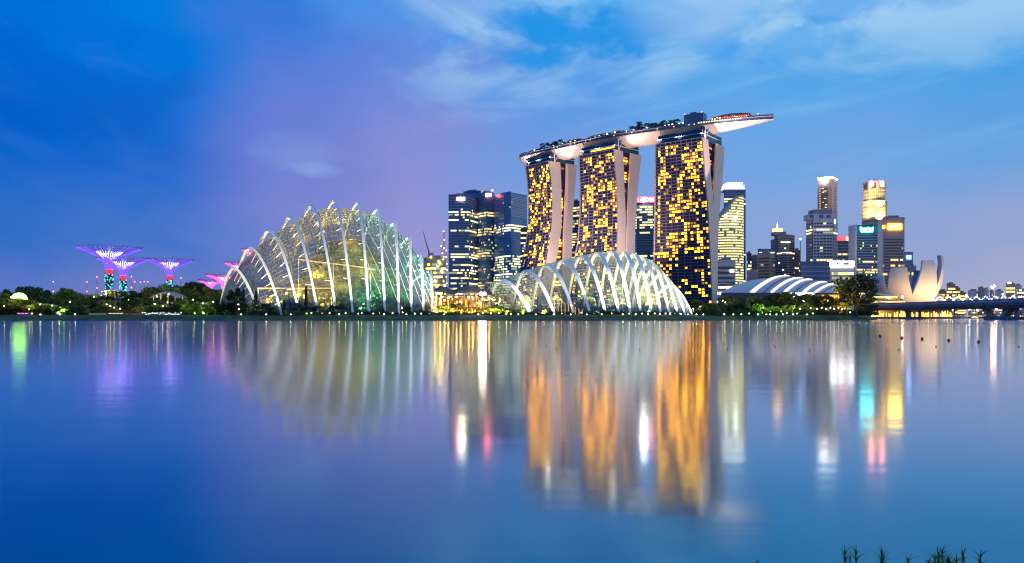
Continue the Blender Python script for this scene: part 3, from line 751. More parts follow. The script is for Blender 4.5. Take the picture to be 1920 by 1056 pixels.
spots = [(500,570,440,0),(535,545,446,0),(560,560,438,0),(590,520,450,0),(605,575,436,0),(635,545,440,0),(655,470,446,0),(690,520,446,0),(640,430,452,0),
         (700,560,440,1),(730,540,446,1),(750,560,444,1),(775,560,446,1),(720,470,458,1),(760,500,452,1),(690,440,458,1),(610,440,454,0),(540,500,452,0),(680,580,434,1),(575,470,452,0),(792,570,446,1)]
for i, (x, y, Y, c) in enumerate(spots):
    uplight('%s lamp fitting from the left inside the tall conservatory' % nth(i), P(x, y, Y), (2.0e4, 1.3e4)[c], ((1.0, .62, .12), (.30, .90, .90))[c], 'lamp fittings inside the tall conservatory')

# --- low conservatory
fd_top = [(938,525),(985,508),(1023,496),(1055,488),(1089,480),(1119,474),(1147,472),(1170,473.5),(1188,477),(1204,482),(1217,489),(1229,500),(1240,514),(1257,535)]
fd_foot = [996,1040,1077,1107,1136,1160.5,1182,1202,1222,1239,1255,1270,1284,1297]
LOW = Dome(fd_top, fd_foot, lambda i: 408 + 14 * ((i - 6) / 7) ** 2, lambda i: 14 + 26 * math.sin(math.pi * (i + 1.5) / 16), 1.85, 0.5, 8.0)
r = thing('glass_conservatory', 'low wide glass conservatory with broad bright white ribs fanning to the right', 'conservatory', PX(1130, 435), None)
LOWR = r
M_GLASS2 = glass('conservatory_glass_clear', (0.70, 0.79, 0.74), 0.04, frit=0.12, fcol=(0.22, 0.23, 0.12))
dome_build(LOW, r, -0.25, 13.1, 56, 44, 0.05, 0.01, lambda k: 1.1 + 1.2 * math.sin(math.pi * k) ** 0.6, lambda k: 0.7, M_GLASS2, 0.075, grid_mat=M_GRIDW)
for i in range(LOW.n):                              # open lattice under the crown of each rib
    b = MB()
    for k in range(13):
        v = 0.22 + 0.5 * k / 12
        a = LOW.arch(i, v); c = LOW.arch(i, v + 0.02, 2.2, 0.03) ; d = LOW.arch(i - 0.16, v, 0.8, 0.02)
        b.tube([a, c], 0.12, 3, False); b.tube([c, d], 0.10, 3, False); b.tube([c, LOW.arch(i, v + 0.04)], 0.10, 3, False)
    b.build('rib_lattice', M_RIB, r)
spots = [(985,575,425),(1015,570,428),(1050,565,428),(1085,560,430),(1110,572,424),(1140,555,432),(1165,570,424),(1195,560,430),(1215,572,424),(1245,575,424),(1130,520,440),(1180,520,440)]
for i, (x, y, Y) in enumerate(spots):
    uplight('%s lamp fitting from the left inside the low conservatory' % nth(i), P(x, y, Y), 1.2e4, (1.0, .78, .36), 'lamp fittings inside the low conservatory')
def hall_hedge():
    for k, (x0, x1) in enumerate(((945, 1055), (1060, 1180), (1185, 1262))):
        b = MB(); rg = random.Random(30 + k); c = PX((x0 + x1) / 2, 426)
        for _ in range(1300):
            x = rg.uniform(x0, x1); p = P(x, 0, 428 + rg.uniform(-4, 14)); p.z = LZ + rg.uniform(0, 1) ** 1.3 * (17 if k else 11) * (.6 + .4 * math.sin(x * .11))
            s = rg.uniform(.5, 1.3); a = Vector((rg.uniform(-1, 1), rg.uniform(-1, 1), rg.uniform(-1, 1))).normalized() * s
            q = a.cross(Vector((rg.random(), rg.random(), rg.random()))).normalized() * s * .6
            b.face([p - a, p - q, p + a, p + q])
        rt = b.build('flower_bed', foliage('indoor_green', (0.10, 0.16, 0.05), (0.30, 0.26, 0.08)))
        rt['label'] = ('planted beds low in the left end of the low conservatory', 'planted beds in the middle of the low conservatory', 'planted beds at the right end of the low conservatory')[k]
        rt['category'] = 'flower bed'; rt['group'] = 'planted beds inside the low conservatory'
hall_hedge()

# --- small ground floodlights in front of the rib feet
for i in range(TALL.n):
    f = TALL.arch(i, 0); t = TALL.arch(i, 0.30)
    loc = f + Vector((4.5, -10.0, 0)); loc.z = LZ
    flood('ground floodlight at the foot of the %s rib from the left of the tall conservatory' % nth(i), loc, t, (2.2e4, 1.1e5)[i > 0], 58, (1.0, 0.95, 0.88), 0.7, 0.5, blend=0.9, group='floodlights at the tall conservatory')
for i in range(LOW.n):
    f = LOW.arch(i, 0); t = LOW.arch(i, 0.27)
    loc = f + Vector((3.5, -9.0, 0)); loc.z = LZ
    flood('ground floodlight at the foot of the %s rib from the left of the low conservatory' % nth(i), loc, t, 1.7e5, 60, (1.0, 0.96, 0.88), 0.7, 0.5, blend=0.9, group='floodlights at the low conservatory')
# ------------------------------------------------------------------ the city behind
M_W = [emit('office_%s' % n, c, s) for n, c, s in (('warm', (1.0, 0.80, 0.32), 1.6), ('lime', (0.93, 1.0, 0.50), 1.5), ('white', (1.0, 0.95, 0.75), 1.7), ('dim', (0.8, 0.75, 0.4), 0.6))]
M_WY = [emit('office_yellow', (1.0, 0.70, 0.16), 1.9), M_W[0], M_W[3]]
M_WO = [emit('flat_orange', (1.0, 0.55, 0.18), 1.5), M_W[0], M_W[3]]
def glassy(name, c, rough=0.15): return pbr(name, c, rough, 0.0, var=0.15, vscale=0.05)
G_NAVY = glassy('navy_glass', (0.075, 0.13, 0.25)); G_BLUE = glassy('blue_glass', (0.11, 0.24, 0.40)); G_SLATE = glassy('slate_glass', (0.075, 0.085, 0.12), 0.25)
G_TEAL = glassy('teal_glass', (0.04, 0.09, 0.13)); C_BEIGE = pbr('beige_stone', (0.42, 0.34, 0.33), 0.7, var=0.08); C_PINK = pbr('pink_stone', (0.36, 0.26, 0.26), 0.7, var=0.08)
C_PALE = pbr('pale_panel', (0.52, 0.50, 0.52), 0.6, var=0.06); C_GREY = pbr('grey_concrete', (0.22, 0.21, 0.25), 0.8, var=0.1); C_DARK = pbr('dark_cladding', (0.08, 0.075, 0.105), 0.5)
C_LINE = pbr('spandrel', (0.22, 0.28, 0.40), 0.4)

def sheet(b, p, q, z0, z1, out):
    n = (q - p); n = Vector((n.y, -n.x, 0)).normalized() * out
    b.face([Vector((p.x, p.y, z0)) + n, Vector((q.x, q.y, z0)) + n, Vector((q.x, q.y, z1)) + n, Vector((p.x, p.y, z1)) + n])
def office(name, label, front, ytop, wall, floors, lit, seed, lits=M_W, band=None, strip=None, back=None, zbase=LZ, cat='tower', cols=22, roofbox=True, skip_top=1, lines=True, group='office towers of the city skyline', mull=None):
    """front: list of (photo column, distance) along the visible faces, left to right. lit: chance per floor of a lit run."""
    rng = random.Random(seed)
    fr = [PX(p, d, 0) for p, d in front]; z1 = ZAT(ytop, min(d for _, d in front)); z0 = zbase
    if back is None:
        dv = Vector((0, 0, 0))
        for q in fr: dv += q
        dv = Vector((dv.x, dv.y, 0)).normalized() * max(16, (fr[-1] - fr[0]).length * 0.7)
        poly = fr + [fr[-1] + dv, fr[0] + dv] if len(fr) != 3 else fr + [fr[0] + fr[2] - fr[1]]
    else: poly = fr + [PX(p, d, 0) for p, d in back]
    c = sum(poly, Vector()) / len(poly)
    r = thing(name, label, cat, (c.x, c.y, z0), group)
    b = MB(); b.prism(poly, z0 - 0.5, z1); b.build('wall', wall, r)
    b = MB(); pp = [p + (c - p).normalized() * 0.9 for p in poly]; pq = [p - (c - p).normalized() * 0.25 for p in poly]
    b.grid([[Vector((p.x, p.y, z)) for p in ring] for ring, z in ((pq, z1 - 0.6), (pq, z1 + 1.1), (pp, z1 + 1.1), (pp, z1 - 0.2))], close_u=True)
    b.build('parapet', wall, r)
    if roofbox:
        b = MB(); ins = [c + (p - c) * 0.5 for p in poly]; b.prism(ins, z1 - 0.1, z1 + 4.0)
        k = c + (poly[0] - c) * 0.6; b.box((k.x, k.y, z1 - 0.1), 3, 3, 2.5, 0.3); b.build('plant_room', C_GREY, r)
    edges = list(zip(fr, fr[1:])); hgt = (z1 - z0) / floors
    if lines:
        b = MB()
        for k in range(1, floors):
            for p, q in edges: sheet(b, p, q, z0 + k * hgt - 0.12 * hgt, z0 + k * hgt + 0.12 * hgt, 0.12)
        b.build('spandrel_lines', C_LINE if band is None else band, r)
    if strip is not None:                               # dark glazing between pale floors
        for k in range(1, floors - skip_top):
            b = MB()
            for p, q in edges:
                a, e = p.lerp(q, 0.06), p.lerp(q, 0.94)
                sheet(b, a, e, z0 + (k + 0.30) * hgt, z0 + (k + 0.86) * hgt, 0.08)
            b.build('window_strip', strip, r)
    if mull:
        b = MB()
        for p, q in edges:
            for i in range(mull + 1):
                a = p.lerp(q, i / mull); b.bar(Vector((a.x, a.y, z0)), Vector((a.x, a.y, z1 - .3)), 0.7, 0.7)
        b.build('mullions', wall, r)
    quads = []
    tot = sum((q - p).length for p, q in edges)
    for k in range(1, floors - skip_top):
        P0 = lit(k / floors, rng) if callable(lit) else lit
        busy = rng.random() < P0
        for p, q in edges:
            nc = max(3, int(round(cols * (q - p).length / tot))); i = 0
            while i < nc:
                pr = 0.55 if busy else P0 * 0.12
                if rng.random() < pr:
                    run = rng.randint(1, 5 if busy else 1); run = min(run, nc - i)
                    a, e = p.lerp(q, (i + 0.08) / nc), p.lerp(q, (i + run - 0.08) / nc)
                    n = (q - p); n = Vector((n.y, -n.x, 0)).normalized() * 0.3
                    za, zb = z0 + (k + 0.28) * hgt, z0 + (k + 0.84) * hgt
                    quads.append([Vector((a.x, a.y, za)) + n, Vector((e.x, e.y, za)) + n, Vector((e.x, e.y, zb)) + n, Vector((a.x, a.y, zb)) + n])
                    i += run
                else: i += 1
    individual(quads, 'lit_window', lits, r, rng)
    return r, poly, z1
def panel(px0, px1, py0, py1, Y, name, mat, parent, thick=0.6):
    a, c = P(px0, py1, Y), P(px1, py0, Y); b = MB()
    b.hexa([(a.x, Y, a.z), (c.x, Y, a.z), (c.x, Y + thick, a.z), (a.x, Y + thick, a.z), (a.x, Y, c.z), (c.x, Y, c.z), (c.x, Y + thick, c.z), (a.x, Y + thick, c.z)])
    return b.build(name, mat, parent)
def lettering(text, px, py, Y, hpx, mat, parent, name='lettering', wpx=None):
    cu = bpy.data.curves.new(name, 'FONT'); cu.body = text; cu.align_x = 'CENTER'; cu.align_y = 'CENTER'; cu.size = hpx / F * Y * 1.35; cu.extrude = 0.15
    cu.materials.append(mat); o = bpy.data.objects.new(name, cu); COL.objects.link(o)
    bpy.context.view_layer.update()
    me = bpy.data.meshes.new_from_object(o.evaluated_get(bpy.context.evaluated_depsgraph_get())); bpy.data.objects.remove(o)
    xs = [v.co.x for v in me.vertices]; k = (wpx / F * Y / max(max(xs) - min(xs), .01)) if wpx else 1.0
    me.transform(Matrix.Translation(P(px, py, Y) - parent.location) @ Matrix.Rotation(math.radians(90), 4, 'X') @ Matrix.Diagonal((k, 1, 1, 1)))
    m2 = bpy.data.objects.new(name, me); COL.objects.link(m2); m2.parent = parent
    return m2

# -- glass cluster left of the hotel
r, _, _ = office('office_tower', 'dark blue tower at the left end of the glass cluster, red-white top sign', [(841, 1180), (879, 1180), (896, 1215)], 366, G_NAVY, 46, lambda t, g: .42 if t < .9 else 0, 101, skip_top=5)
panel(856, 860, 370, 376, 1179.2, 'sign_mark', emit('sign_red', (1, 0.06, 0.06), 40), r); panel(861, 871, 370.5, 376, 1179.2, 'sign_panel', emit('sign_warmwhite', (1, 0.85, 0.5), 60), r)
office('office_tower', 'dark flat-topped tower behind the left glass tower', [(869, 1260), (902, 1250)], 358.5, G_NAVY, 46, .10, 102, skip_top=4)
r, _, _ = office('office_tower', 'dark blue tower in the glass cluster with a red sign and slanted lit top', [(894, 1215), (912, 1195), (927, 1205)], 361, G_BLUE, 46, lambda t, g: .38 if t < .92 else 0, 103, skip_top=5, lits=M_WO)
panel(910, 915, 363, 369, 1193.8, 'sign_mark', emit('sign_red', (1, 0.06, 0.06), 40), r); panel(916, 922, 363, 368, 1193.8, 'sign_panel', emit('sign_pink', (1, 0.5, 0.45), 6), r)
panel(902, 908, 357.5, 365, 1210, 'roof_screen', emit('screen_pale', (0.85, 0.9, 0.7), .7), r)
b = MB(); b.ball(P(923, 357, 1200), 1.6, 6, 4); b.build('warning_light', emit('warn_red', (1, .12, .18), 14), r)
r, poly, z1 = office('office_tower', 'wide blue glass tower with bright lower floors beside the splayed hotel tower', [(926, 1195), (945, 1160), (958, 1150), (988, 1180)], 362, G_BLUE, 48, lambda t, g: (.95 if t < .42 else (.55 if t < .52 else .16)), 104, lits=[M_W[1], M_W[2], M_W[1], M_W[3]], skip_top=3, cols=26)
b = MB()
for k in range(14):
    p, q = PX(958, 1149.5, 0), PX(987, 1179, 0); sheet(b, p, q, z1 - 34 + k * 2.4, z1 - 33 + k * 2.4, 0.3)
b.build('crown_louvres', pbr('louvre', (0.4, 0.45, 0.48), 0.35, 0.4), r)
b = MB(); pts = [PX(926, 1195, 0), PX(945, 1160, 0), PX(958, 1150, 0), PX(957, 1215, 0)]; b.prism(pts, z1 - .1, z1 + 2.6); b.build('roof_screen', G_BLUE, r)
office('office_tower', 'narrow tower with yellow windows seen between the splayed and middle hotel towers', [(1068, 1240), (1088, 1225)], 377, G_SLATE, 44, lambda t, g: .5 if t < .95 else 0, 105, lits=M_WY, cols=6)
office('office_tower', 'low bright block at the left foot of the splayed hotel tower', [(976, 1120), (994, 1120)], 430, G_SLATE, 34, .6, 131, lits=M_W, cols=6)

# -- red crowned tower between hotel towers
r, _, z1 = office('office_tower', 'tower with a glowing red crown and white round mark between two hotel towers', [(1191, 1130), (1194, 1122), (1224, 1118), (1232, 1130)], 381, G_SLATE, 44, lambda t, g: (1.0 if t > .76 else (.12 if t > .55 else .55)), 106, lits=[M_W[1], M_W[0], M_W[1]], cols=12, roofbox=False)
panel(1192, 1229, 368.5, 380.5, 1119.5, 'crown_box', pbr('crown_pink', (0.5, 0.2, 0.25), 0.5), r, 20)
panel(1201, 1227, 369.5, 379.5, 1117.5, 'sign_panel', emit('sign_redbig', (1, 0.03, 0.10), 9), r)
b = MB(); c = P(1207, 374.5, 1116.2); b.ball(c, 3.4, 10, 6); b.build('sign_mark', emit('sign_white', (1, .97, .95), 80), r)
lettering('DBS', 1218, 374.5, 1116.5, 7, emit('sign_letters', (1, .9, .9), 6), r)
b = MB(); c = P(1229, 369, 1118); b.tube([c, c + Vector((0, 0, 8))], 0.3, 4); b.build('mast', C_GREY, r)

# -- construction site with lights, left of the cluster
r, _, _ = office('unfinished_block', 'unfinished block hung with yellow work lights between the tall conservatory and the glass cluster', [(795, 900), (836, 900)], 485, pbr('raw_concrete', (0.32, 0.3, 0.18), 0.9, var=.2), 14, .9, 107, lits=[M_WY[0], M_WY[2], M_W[1]], cols=14, cat='building', group=None)
rng = random.Random(3)
for k in range(26):
    b = MB(); b.ball(P(rng.uniform(796, 836), rng.uniform(480, 545), 899), rng.uniform(.5, 1.2), 6, 4); b.build('work_light', emit('work_light', (1.0, .78, .25), 14), r)
for (px, yt) in ((828, 462), (833, 434), (837, 470)):
    rr = thing('scaffold_mast', {828: 'shorter lit lattice mast on the left of the work site', 833: 'tallest lit lattice mast of the work site', 837: 'lit lattice mast beside the left glass tower'}[px], 'mast', PX(px, 905), 'lattice masts of the work site')
    base = PX(px, 905); top = ZAT(yt, 905); b = MB(); w = 1.1
    for dx, dy in ((-w, -w), (w, -w), (w, w), (-w, w)): b.tube([base + Vector((dx, dy, 0)), Vector((base.x + dx * .6, base.y + dy * .6, top))], 0.22, 4)
    z = LZ; s = 1
    while z < top - 3:
        b.tube([Vector((base.x - s * w, base.y - w, z)), Vector((base.x + s * w, base.y - w, z + 3))], 0.15, 3); s = -s; z += 3
    b.build('lattice', pbr('mast_yellow', (0.4, 0.3, 0.1), 0.6), rr)
    for k in range(7):
        b = MB(); b.ball(Vector((base.x + rng.uniform(-1, 1), base.y - 1.4, LZ + (top - LZ) * (0.4 + .6 * k / 6))), 0.6, 6, 4); b.build('lamp', emit('mast_glow', (1.0, .72, .4), 10), rr)
rr = thing('tower_crane', 'thin tower crane with raised jib over the work site', 'crane', PX(804, 910)); b = MB()
c0 = PX(804, 910); b.tube([c0, P(804, 473, 910)], 0.9, 4); b.build('mast', C_GREY, rr)
b = MB(); b.tube([P(805, 475, 910), P(798, 452, 908), P(793, 433, 906)], [0.8, 0.6, 0.3], 4); b.build('jib', C_GREY, rr)
b = MB(); b.box(P(808, 478, 910), 6, 2, 2.2); b.build('counterweight', C_GREY, rr)

# -- right of the hotel: curved bright tower, dark tower behind
def curved(name, label, pxc, rpx, Y, ytops, mat, bandmat, floors, lits, seed, chance):
    rng = random.Random(seed); c = PX(pxc, Y, 0); R = rpx / F * Y
    r = thing(name, label, 'tower', (c.x, c.y, LZ), 'office towers of the city skyline'); n = 22
    def topz(a): x = math.cos(a); return ZAT(np.interp(x, [-1, -.3, .3, 1], ytops), Y)
    ang = [math.pi * 2 * i / (2 * n) for i in range(2 * n)]
    b = MB(); b.grid([[Vector((c.x + R * math.cos(a), c.y + R * .8 * math.sin(a), LZ if k == 0 else topz(a))) for a in ang] for k in (0, 1)], close_u=True)
    b.face([Vector((c.x + R * math.cos(a), c.y + R * .8 * math.sin(a), topz(a))) for a in ang]); b.build('wall', mat, r)
    zt = max(topz(a) for a in ang); h = (zt - LZ) / floors; quads = []
    for k in range(1, floors):
        z = LZ + k * h; seg = []
        front = [math.pi + math.pi * i / n for i in range(n + 1)]
        ok = [a for a in front if z + .3 * h < topz(a)]
        if len(ok) > 1:
            b = MB(); b.grid([[Vector((c.x + (R + .9) * math.cos(a), c.y + (R * .8 + .9) * math.sin(a), zz)) for a in ok] for zz in (z - .13 * h, z + .13 * h)]); b.build('floor_band', bandmat, r)
        for a, e in zip(front, front[1:]):
            if z + h > topz(a) or z + h > topz(e) or rng.random() > chance(k / floors): continue
            g = lambda t, zz: Vector((c.x + (R + .35) * math.cos(t), c.y + (R * .8 + .35) * math.sin(t), zz))
            quads.append([g(a + .01, z + .2 * h), g(e - .002, z + .2 * h), g(e - .002, z + .72 * h), g(a + .01, z + .72 * h)])
    individual(quads, 'lit_window', lits, r, rng); return r
r, _, z1 = office('office_tower', 'dark slim tower with a stepped white glowing crown behind the curved bright tower', [(1357, 1190), (1398, 1190)], 358, G_NAVY, 52, .16, 109, cols=10, roofbox=False)
for k, (a, c_, y0, y1) in enumerate(((1359, 1396, 352, 357.5), (1361, 1395, 347.5, 352), (1364, 1392, 343, 347.5))):
    panel(a, c_, y0 + 1.2, y1, 1191 + k, 'crown_step', C_PALE, r, 22); panel(a - .3, c_ + .3, y0, y0 + 1.1, 1190 + k, 'crown_light', emit('crown_white', (1, .93, .78), 9), r, 24)
r = curved('office_tower', 'bright curved tower with closely banded yellow floors right of the hotel', 1364, 29, 1050, (420, 398, 372, 366), pbr('curved_wall', (0.34, 0.32, 0.25), .6), pbr('curved_band', (0.55, 0.53, 0.45), .6), 46, [M_W[0], M_W[1], emit('office_gold', (1, .8, .25), 1.3)], 110, lambda t: .93)
for (x, y, s) in ((1361, 405, 2.0), (1379, 409, 2.6), (1383, 400, 1.2)):
    b = MB(); b.ball(P(x, y, 1020), s, 8, 5); b.build('roof_lamp', emit('roof_white', (.9, 1, .95), 14), r)
r, _, _ = office('office_block', 'low white-banded office block at the foot of the curved tower', [(1344, 930), (1379, 930)], 489, C_PALE, 11, .35, 111, strip=G_SLATE, lits=[M_W[2], M_W[0]], cols=10, group=None, cat='office block', lines=False)
panel(1369, 1376, 506, 511, 929, 'sign_panel', emit('sign_white2', (.95, .95, 1), 6), r)
def podium():
    r = thing('podium_roof', 'pale curved canopy roof glowing white below the banded office block', 'canopy', PX(1365, 850)); b = MB(); rows = []
    for i in range(13):
        x = 1338 + (1398 - 1338) * i / 12; y = 546 - 14 * math.sin(math.pi * min(1, (i + 3) / 15)); q = P(x, y, 850)
        rows.append([q, q + Vector((0, 6, 1.2)), q + Vector((0, 30, 1.2)), q + Vector((0, 30, -1)), q + Vector((0, 0, -1))])
    b.grid(rows, close_v=False); b.build('roof', C_PALE, r)
    b = MB()
    for i in range(0, 13, 2):
        x = 1338 + 5 * i; q = PX(x, 856); b.tube([q, Vector((q.x, q.y, ZAT(546, 850)))], .5, 5)
    b.build('column', C_PALE, r)
    panel(1347, 1376, 537, 541, 851, 'light_strip', emit('strip_white', (1, .86, .8), 2.0), r)
podium()

# -- mid skyline
office('office_block', 'small dark slab block right of the curved tower', [(1400, 1150), (1409, 1150)], 476, C_DARK, 18, .25, 112, cols=4)
office('office_block', 'grey block with a few lit floors, beside the pink banded block', [(1407, 1200), (1423, 1200)], 482, C_GREY, 18, .35, 113, cols=7)
office('office_block', 'plain brown stub block low in front of the grey block', [(1401, 1000), (1420, 1000)], 510, C_PINK, 8, .1, 132, cols=5)
office('office_block', 'pink banded block with dark window strips', [(1420, 1050), (1444, 1040), (1453, 1060)], 476, C_PINK, 20, .08, 114, strip=C_DARK, cols=10, lines=False)
r, _, _ = office('office_block', 'dark block topped by a blue-white light line behind the pink banded block', [(1421, 1160), (1453, 1160)], 468, G_NAVY, 22, .05, 115, roofbox=False)
panel(1424, 1452, 473, 474.6, 1158.5, 'light_strip', emit('strip_blue', (.55, .7, 1), 4), r)
office('office_block', 'narrow grey stub tower behind the spired tower', [(1445, 1260), (1456, 1260)], 453, C_GREY, 26, .05, 116, cols=4)
r, _, z1 = office('office_tower', 'stepped tower with a glowing orange crown and white spire', [(1452, 1080), (1459, 1072), (1478, 1062), (1490, 1076)], 441, C_PINK, 34, .22, 117, strip=G_SLATE, cols=14, lines=False, roofbox=False)
office('office_tower', 'lower banded wing stepping down on the right of the spired tower', [(1489, 1082), (1500, 1090)], 470, C_BEIGE, 28, .15, 118, strip=G_SLATE, cols=5, lines=False)
panel(1452, 1474, 434.5, 441, 1073, 'crown_drum', C_PINK, r, 14); panel(1453, 1467, 428.5, 434.5, 1074, 'crown', emit('crown_orange', (1, .45, .07), 8), r, 9)
b = MB(); q = P(1457.5, 429, 1078); b.tube([q, q + Vector((0, 0, 8.5))], [0.9, .2], 6); b.build('spire', emit('spire_white', (.9, 1, 1), 8), r)
panel(1464, 1482, 453, 455.5, 1061, 'lit_floor', emit('lit_green', (.8, 1, .6), 2), r); panel(1466, 1484, 473, 474.5, 1060, 'lit_floor', emit('lit_green', (.8, 1, .6), 2), r)
rr = thing('antenna_mast', 'thin mast with a white tip light right of the spired tower', 'mast', PX(1500.5, 1085)); b = MB(); b.tube([PX(1500.5, 1085), P(1500.5, 450, 1085)], .5, 5); b.build('pole', C_GREY, rr)
b = MB(); b.ball(P(1500.5, 448.5, 1085), 1.2, 8, 5); b.build('lamp', emit('tip_white', (.9, 1, 1), 12), rr)

r, _, z1 = office('office_tower', 'tall pale tower outlined with white light along its roof edge', [(1533, 1190), (1560, 1180), (1570, 1200)], 333, C_BEIGE, 50, .10, 119, cols=8, lines=False, roofbox=False, skip_top=8)
p3 = [PX(1533, 1189, z1 + .5), PX(1560, 1179, z1 + .5), PX(1570, 1199, z1 + .5)]
b = MB(); b.tube(p3, 0.8, 4); b.build('roof_light', emit('edge_white', (1, .92, .85), 22), r)
panel(1538, 1552, 338, 340.5, 1180.5, 'light_strip', emit('edge_white', (1, .92, .85), 22), r)
for k in range(17):
    y = 352 + k * 2.35; panel(1539, 1553, y, y + 1.25, 1180.6, 'window_strip', G_SLATE, r)
rng = random.Random(6)
for k in range(8):
    y = 353 + rng.randrange(17) * 2.35; x = rng.uniform(1540, 1548); panel(x, x + rng.uniform(2, 5), y, y + 1.2, 1180.2, 'lit_window', M_W[0], r)
for k in range(22):
    y = 352 + k * 5.5; panel(1565, 1566.6, y, y + 2.6, 1188.2, 'window', G_SLATE, r)
    if k < 9: panel(1537, 1538.2, 353 + k * 4.6, 355.4 + k * 4.6, 1180.4, 'lit_window', M_WO[0], r)
r, poly, z1 = office('office_tower', 'broad pale tower with dark window bands in front of the white-edged tower', [(1512, 1060), (1524, 1040), (1562, 1040), (1570, 1056)], 411, C_PALE, 32, .16, 120, strip=G_TEAL, cols=16, lines=False, mull=6, roofbox=False)
panel(1518, 1566, 401, 411, 1044, 'upper_drum', C_PALE, r, 22); panel(1525, 1560, 393, 401, 1046, 'upper_drum', C_GREY, r, 18)
for a, c_ in ((1519, 1526), (1536, 1544), (1550, 1558)): panel(a, c_, 402.5, 409, 1043.7, 'opening', G_NAVY, r)
panel(1562, 1567, 411.5, 418.5, 1044, 'sign_panel', emit('sign_ice', (.6, .95, 1), 8), r)
office('office_block', 'dark blue glass block low in front of the broad pale tower', [(1501, 930), (1556, 930)], 492, G_NAVY, 12, .18, 121, lits=[M_W[1], M_W[3]], cols=20, roofbox=False)
r, _, _ = office('office_block', 'mid-rise block with a broad glowing white sign band around its top', [(1555, 940), (1601, 940)], 501, C_PALE, 11, .9, 122, strip=G_SLATE, lits=[M_W[0], M_W[1], M_W[3]], cols=12, lines=False, roofbox=False)
panel(1554.5, 1601.5, 489.5, 500.5, 938.5, 'sign_band', emit('sign_bandwhite', (1, .95, .95), 8), r, 20); panel(1569, 1573, 492.5, 496.5, 937.9, 'lettering', C_DARK, r); panel(1581, 1592, 493, 497, 937.9, 'lettering', C_DARK, r)
r, _, _ = office('office_tower', 'dark tower with red and white sign boards under a pale green gable roof', [(1569, 1110), (1607, 1110)], 453, C_DARK, 26, .4, 123, lits=[M_W[0], M_W[3]], cols=14, roofbox=False)
panel(1573, 1586, 443, 453, 1110.5, 'sign_panel', emit('sign_red2', (1, .05, .06), 3.5), r, 8); panel(1588, 1605, 444, 453, 1110.5, 'sign_panel', emit('sign_rose', (1, .55, .5), 2.4), r, 8)
for a in (1592, 1597): panel(a, a + 3.4, 445.5, 451.5, 1109.8, 'sign_mark', emit('sign_red2', (1, .05, .06), 3.5), r)
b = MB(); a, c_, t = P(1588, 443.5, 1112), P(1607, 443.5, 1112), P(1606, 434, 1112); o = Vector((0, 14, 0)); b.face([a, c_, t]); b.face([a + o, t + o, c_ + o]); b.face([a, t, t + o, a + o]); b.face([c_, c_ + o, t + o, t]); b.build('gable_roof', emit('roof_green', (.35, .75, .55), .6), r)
r, _, _ = office('office_tower', 'dark glass tower in a pale frame with a turquoise sign', [(1606.5, 985), (1645, 985)], 424, G_TEAL, 34, .42, 124, lits=M_WY, cols=18, roofbox=False, skip_top=6)
panel(1603.5, 1606.2, 421, 590, 984, 'side_frame', C_PALE, r, 20); panel(1645.3, 1654.8, 419, 590, 986, 'side_frame', C_PALE, r, 22)
panel(1607, 1644.5, 424.4, 437, 984.4, 'sign_field', emit('sign_sea', (0.0, .20, .30), .9), r, .4)
lettering('Standard', 1625, 428.6, 983.8, 5.4, emit('sign_turq', (.10, .9, 1), 32), r, wpx=25); lettering('Chartered', 1625, 433.6, 983.8, 4.6, emit('sign_turq', (.10, .9, 1), 32), r, wpx=23)

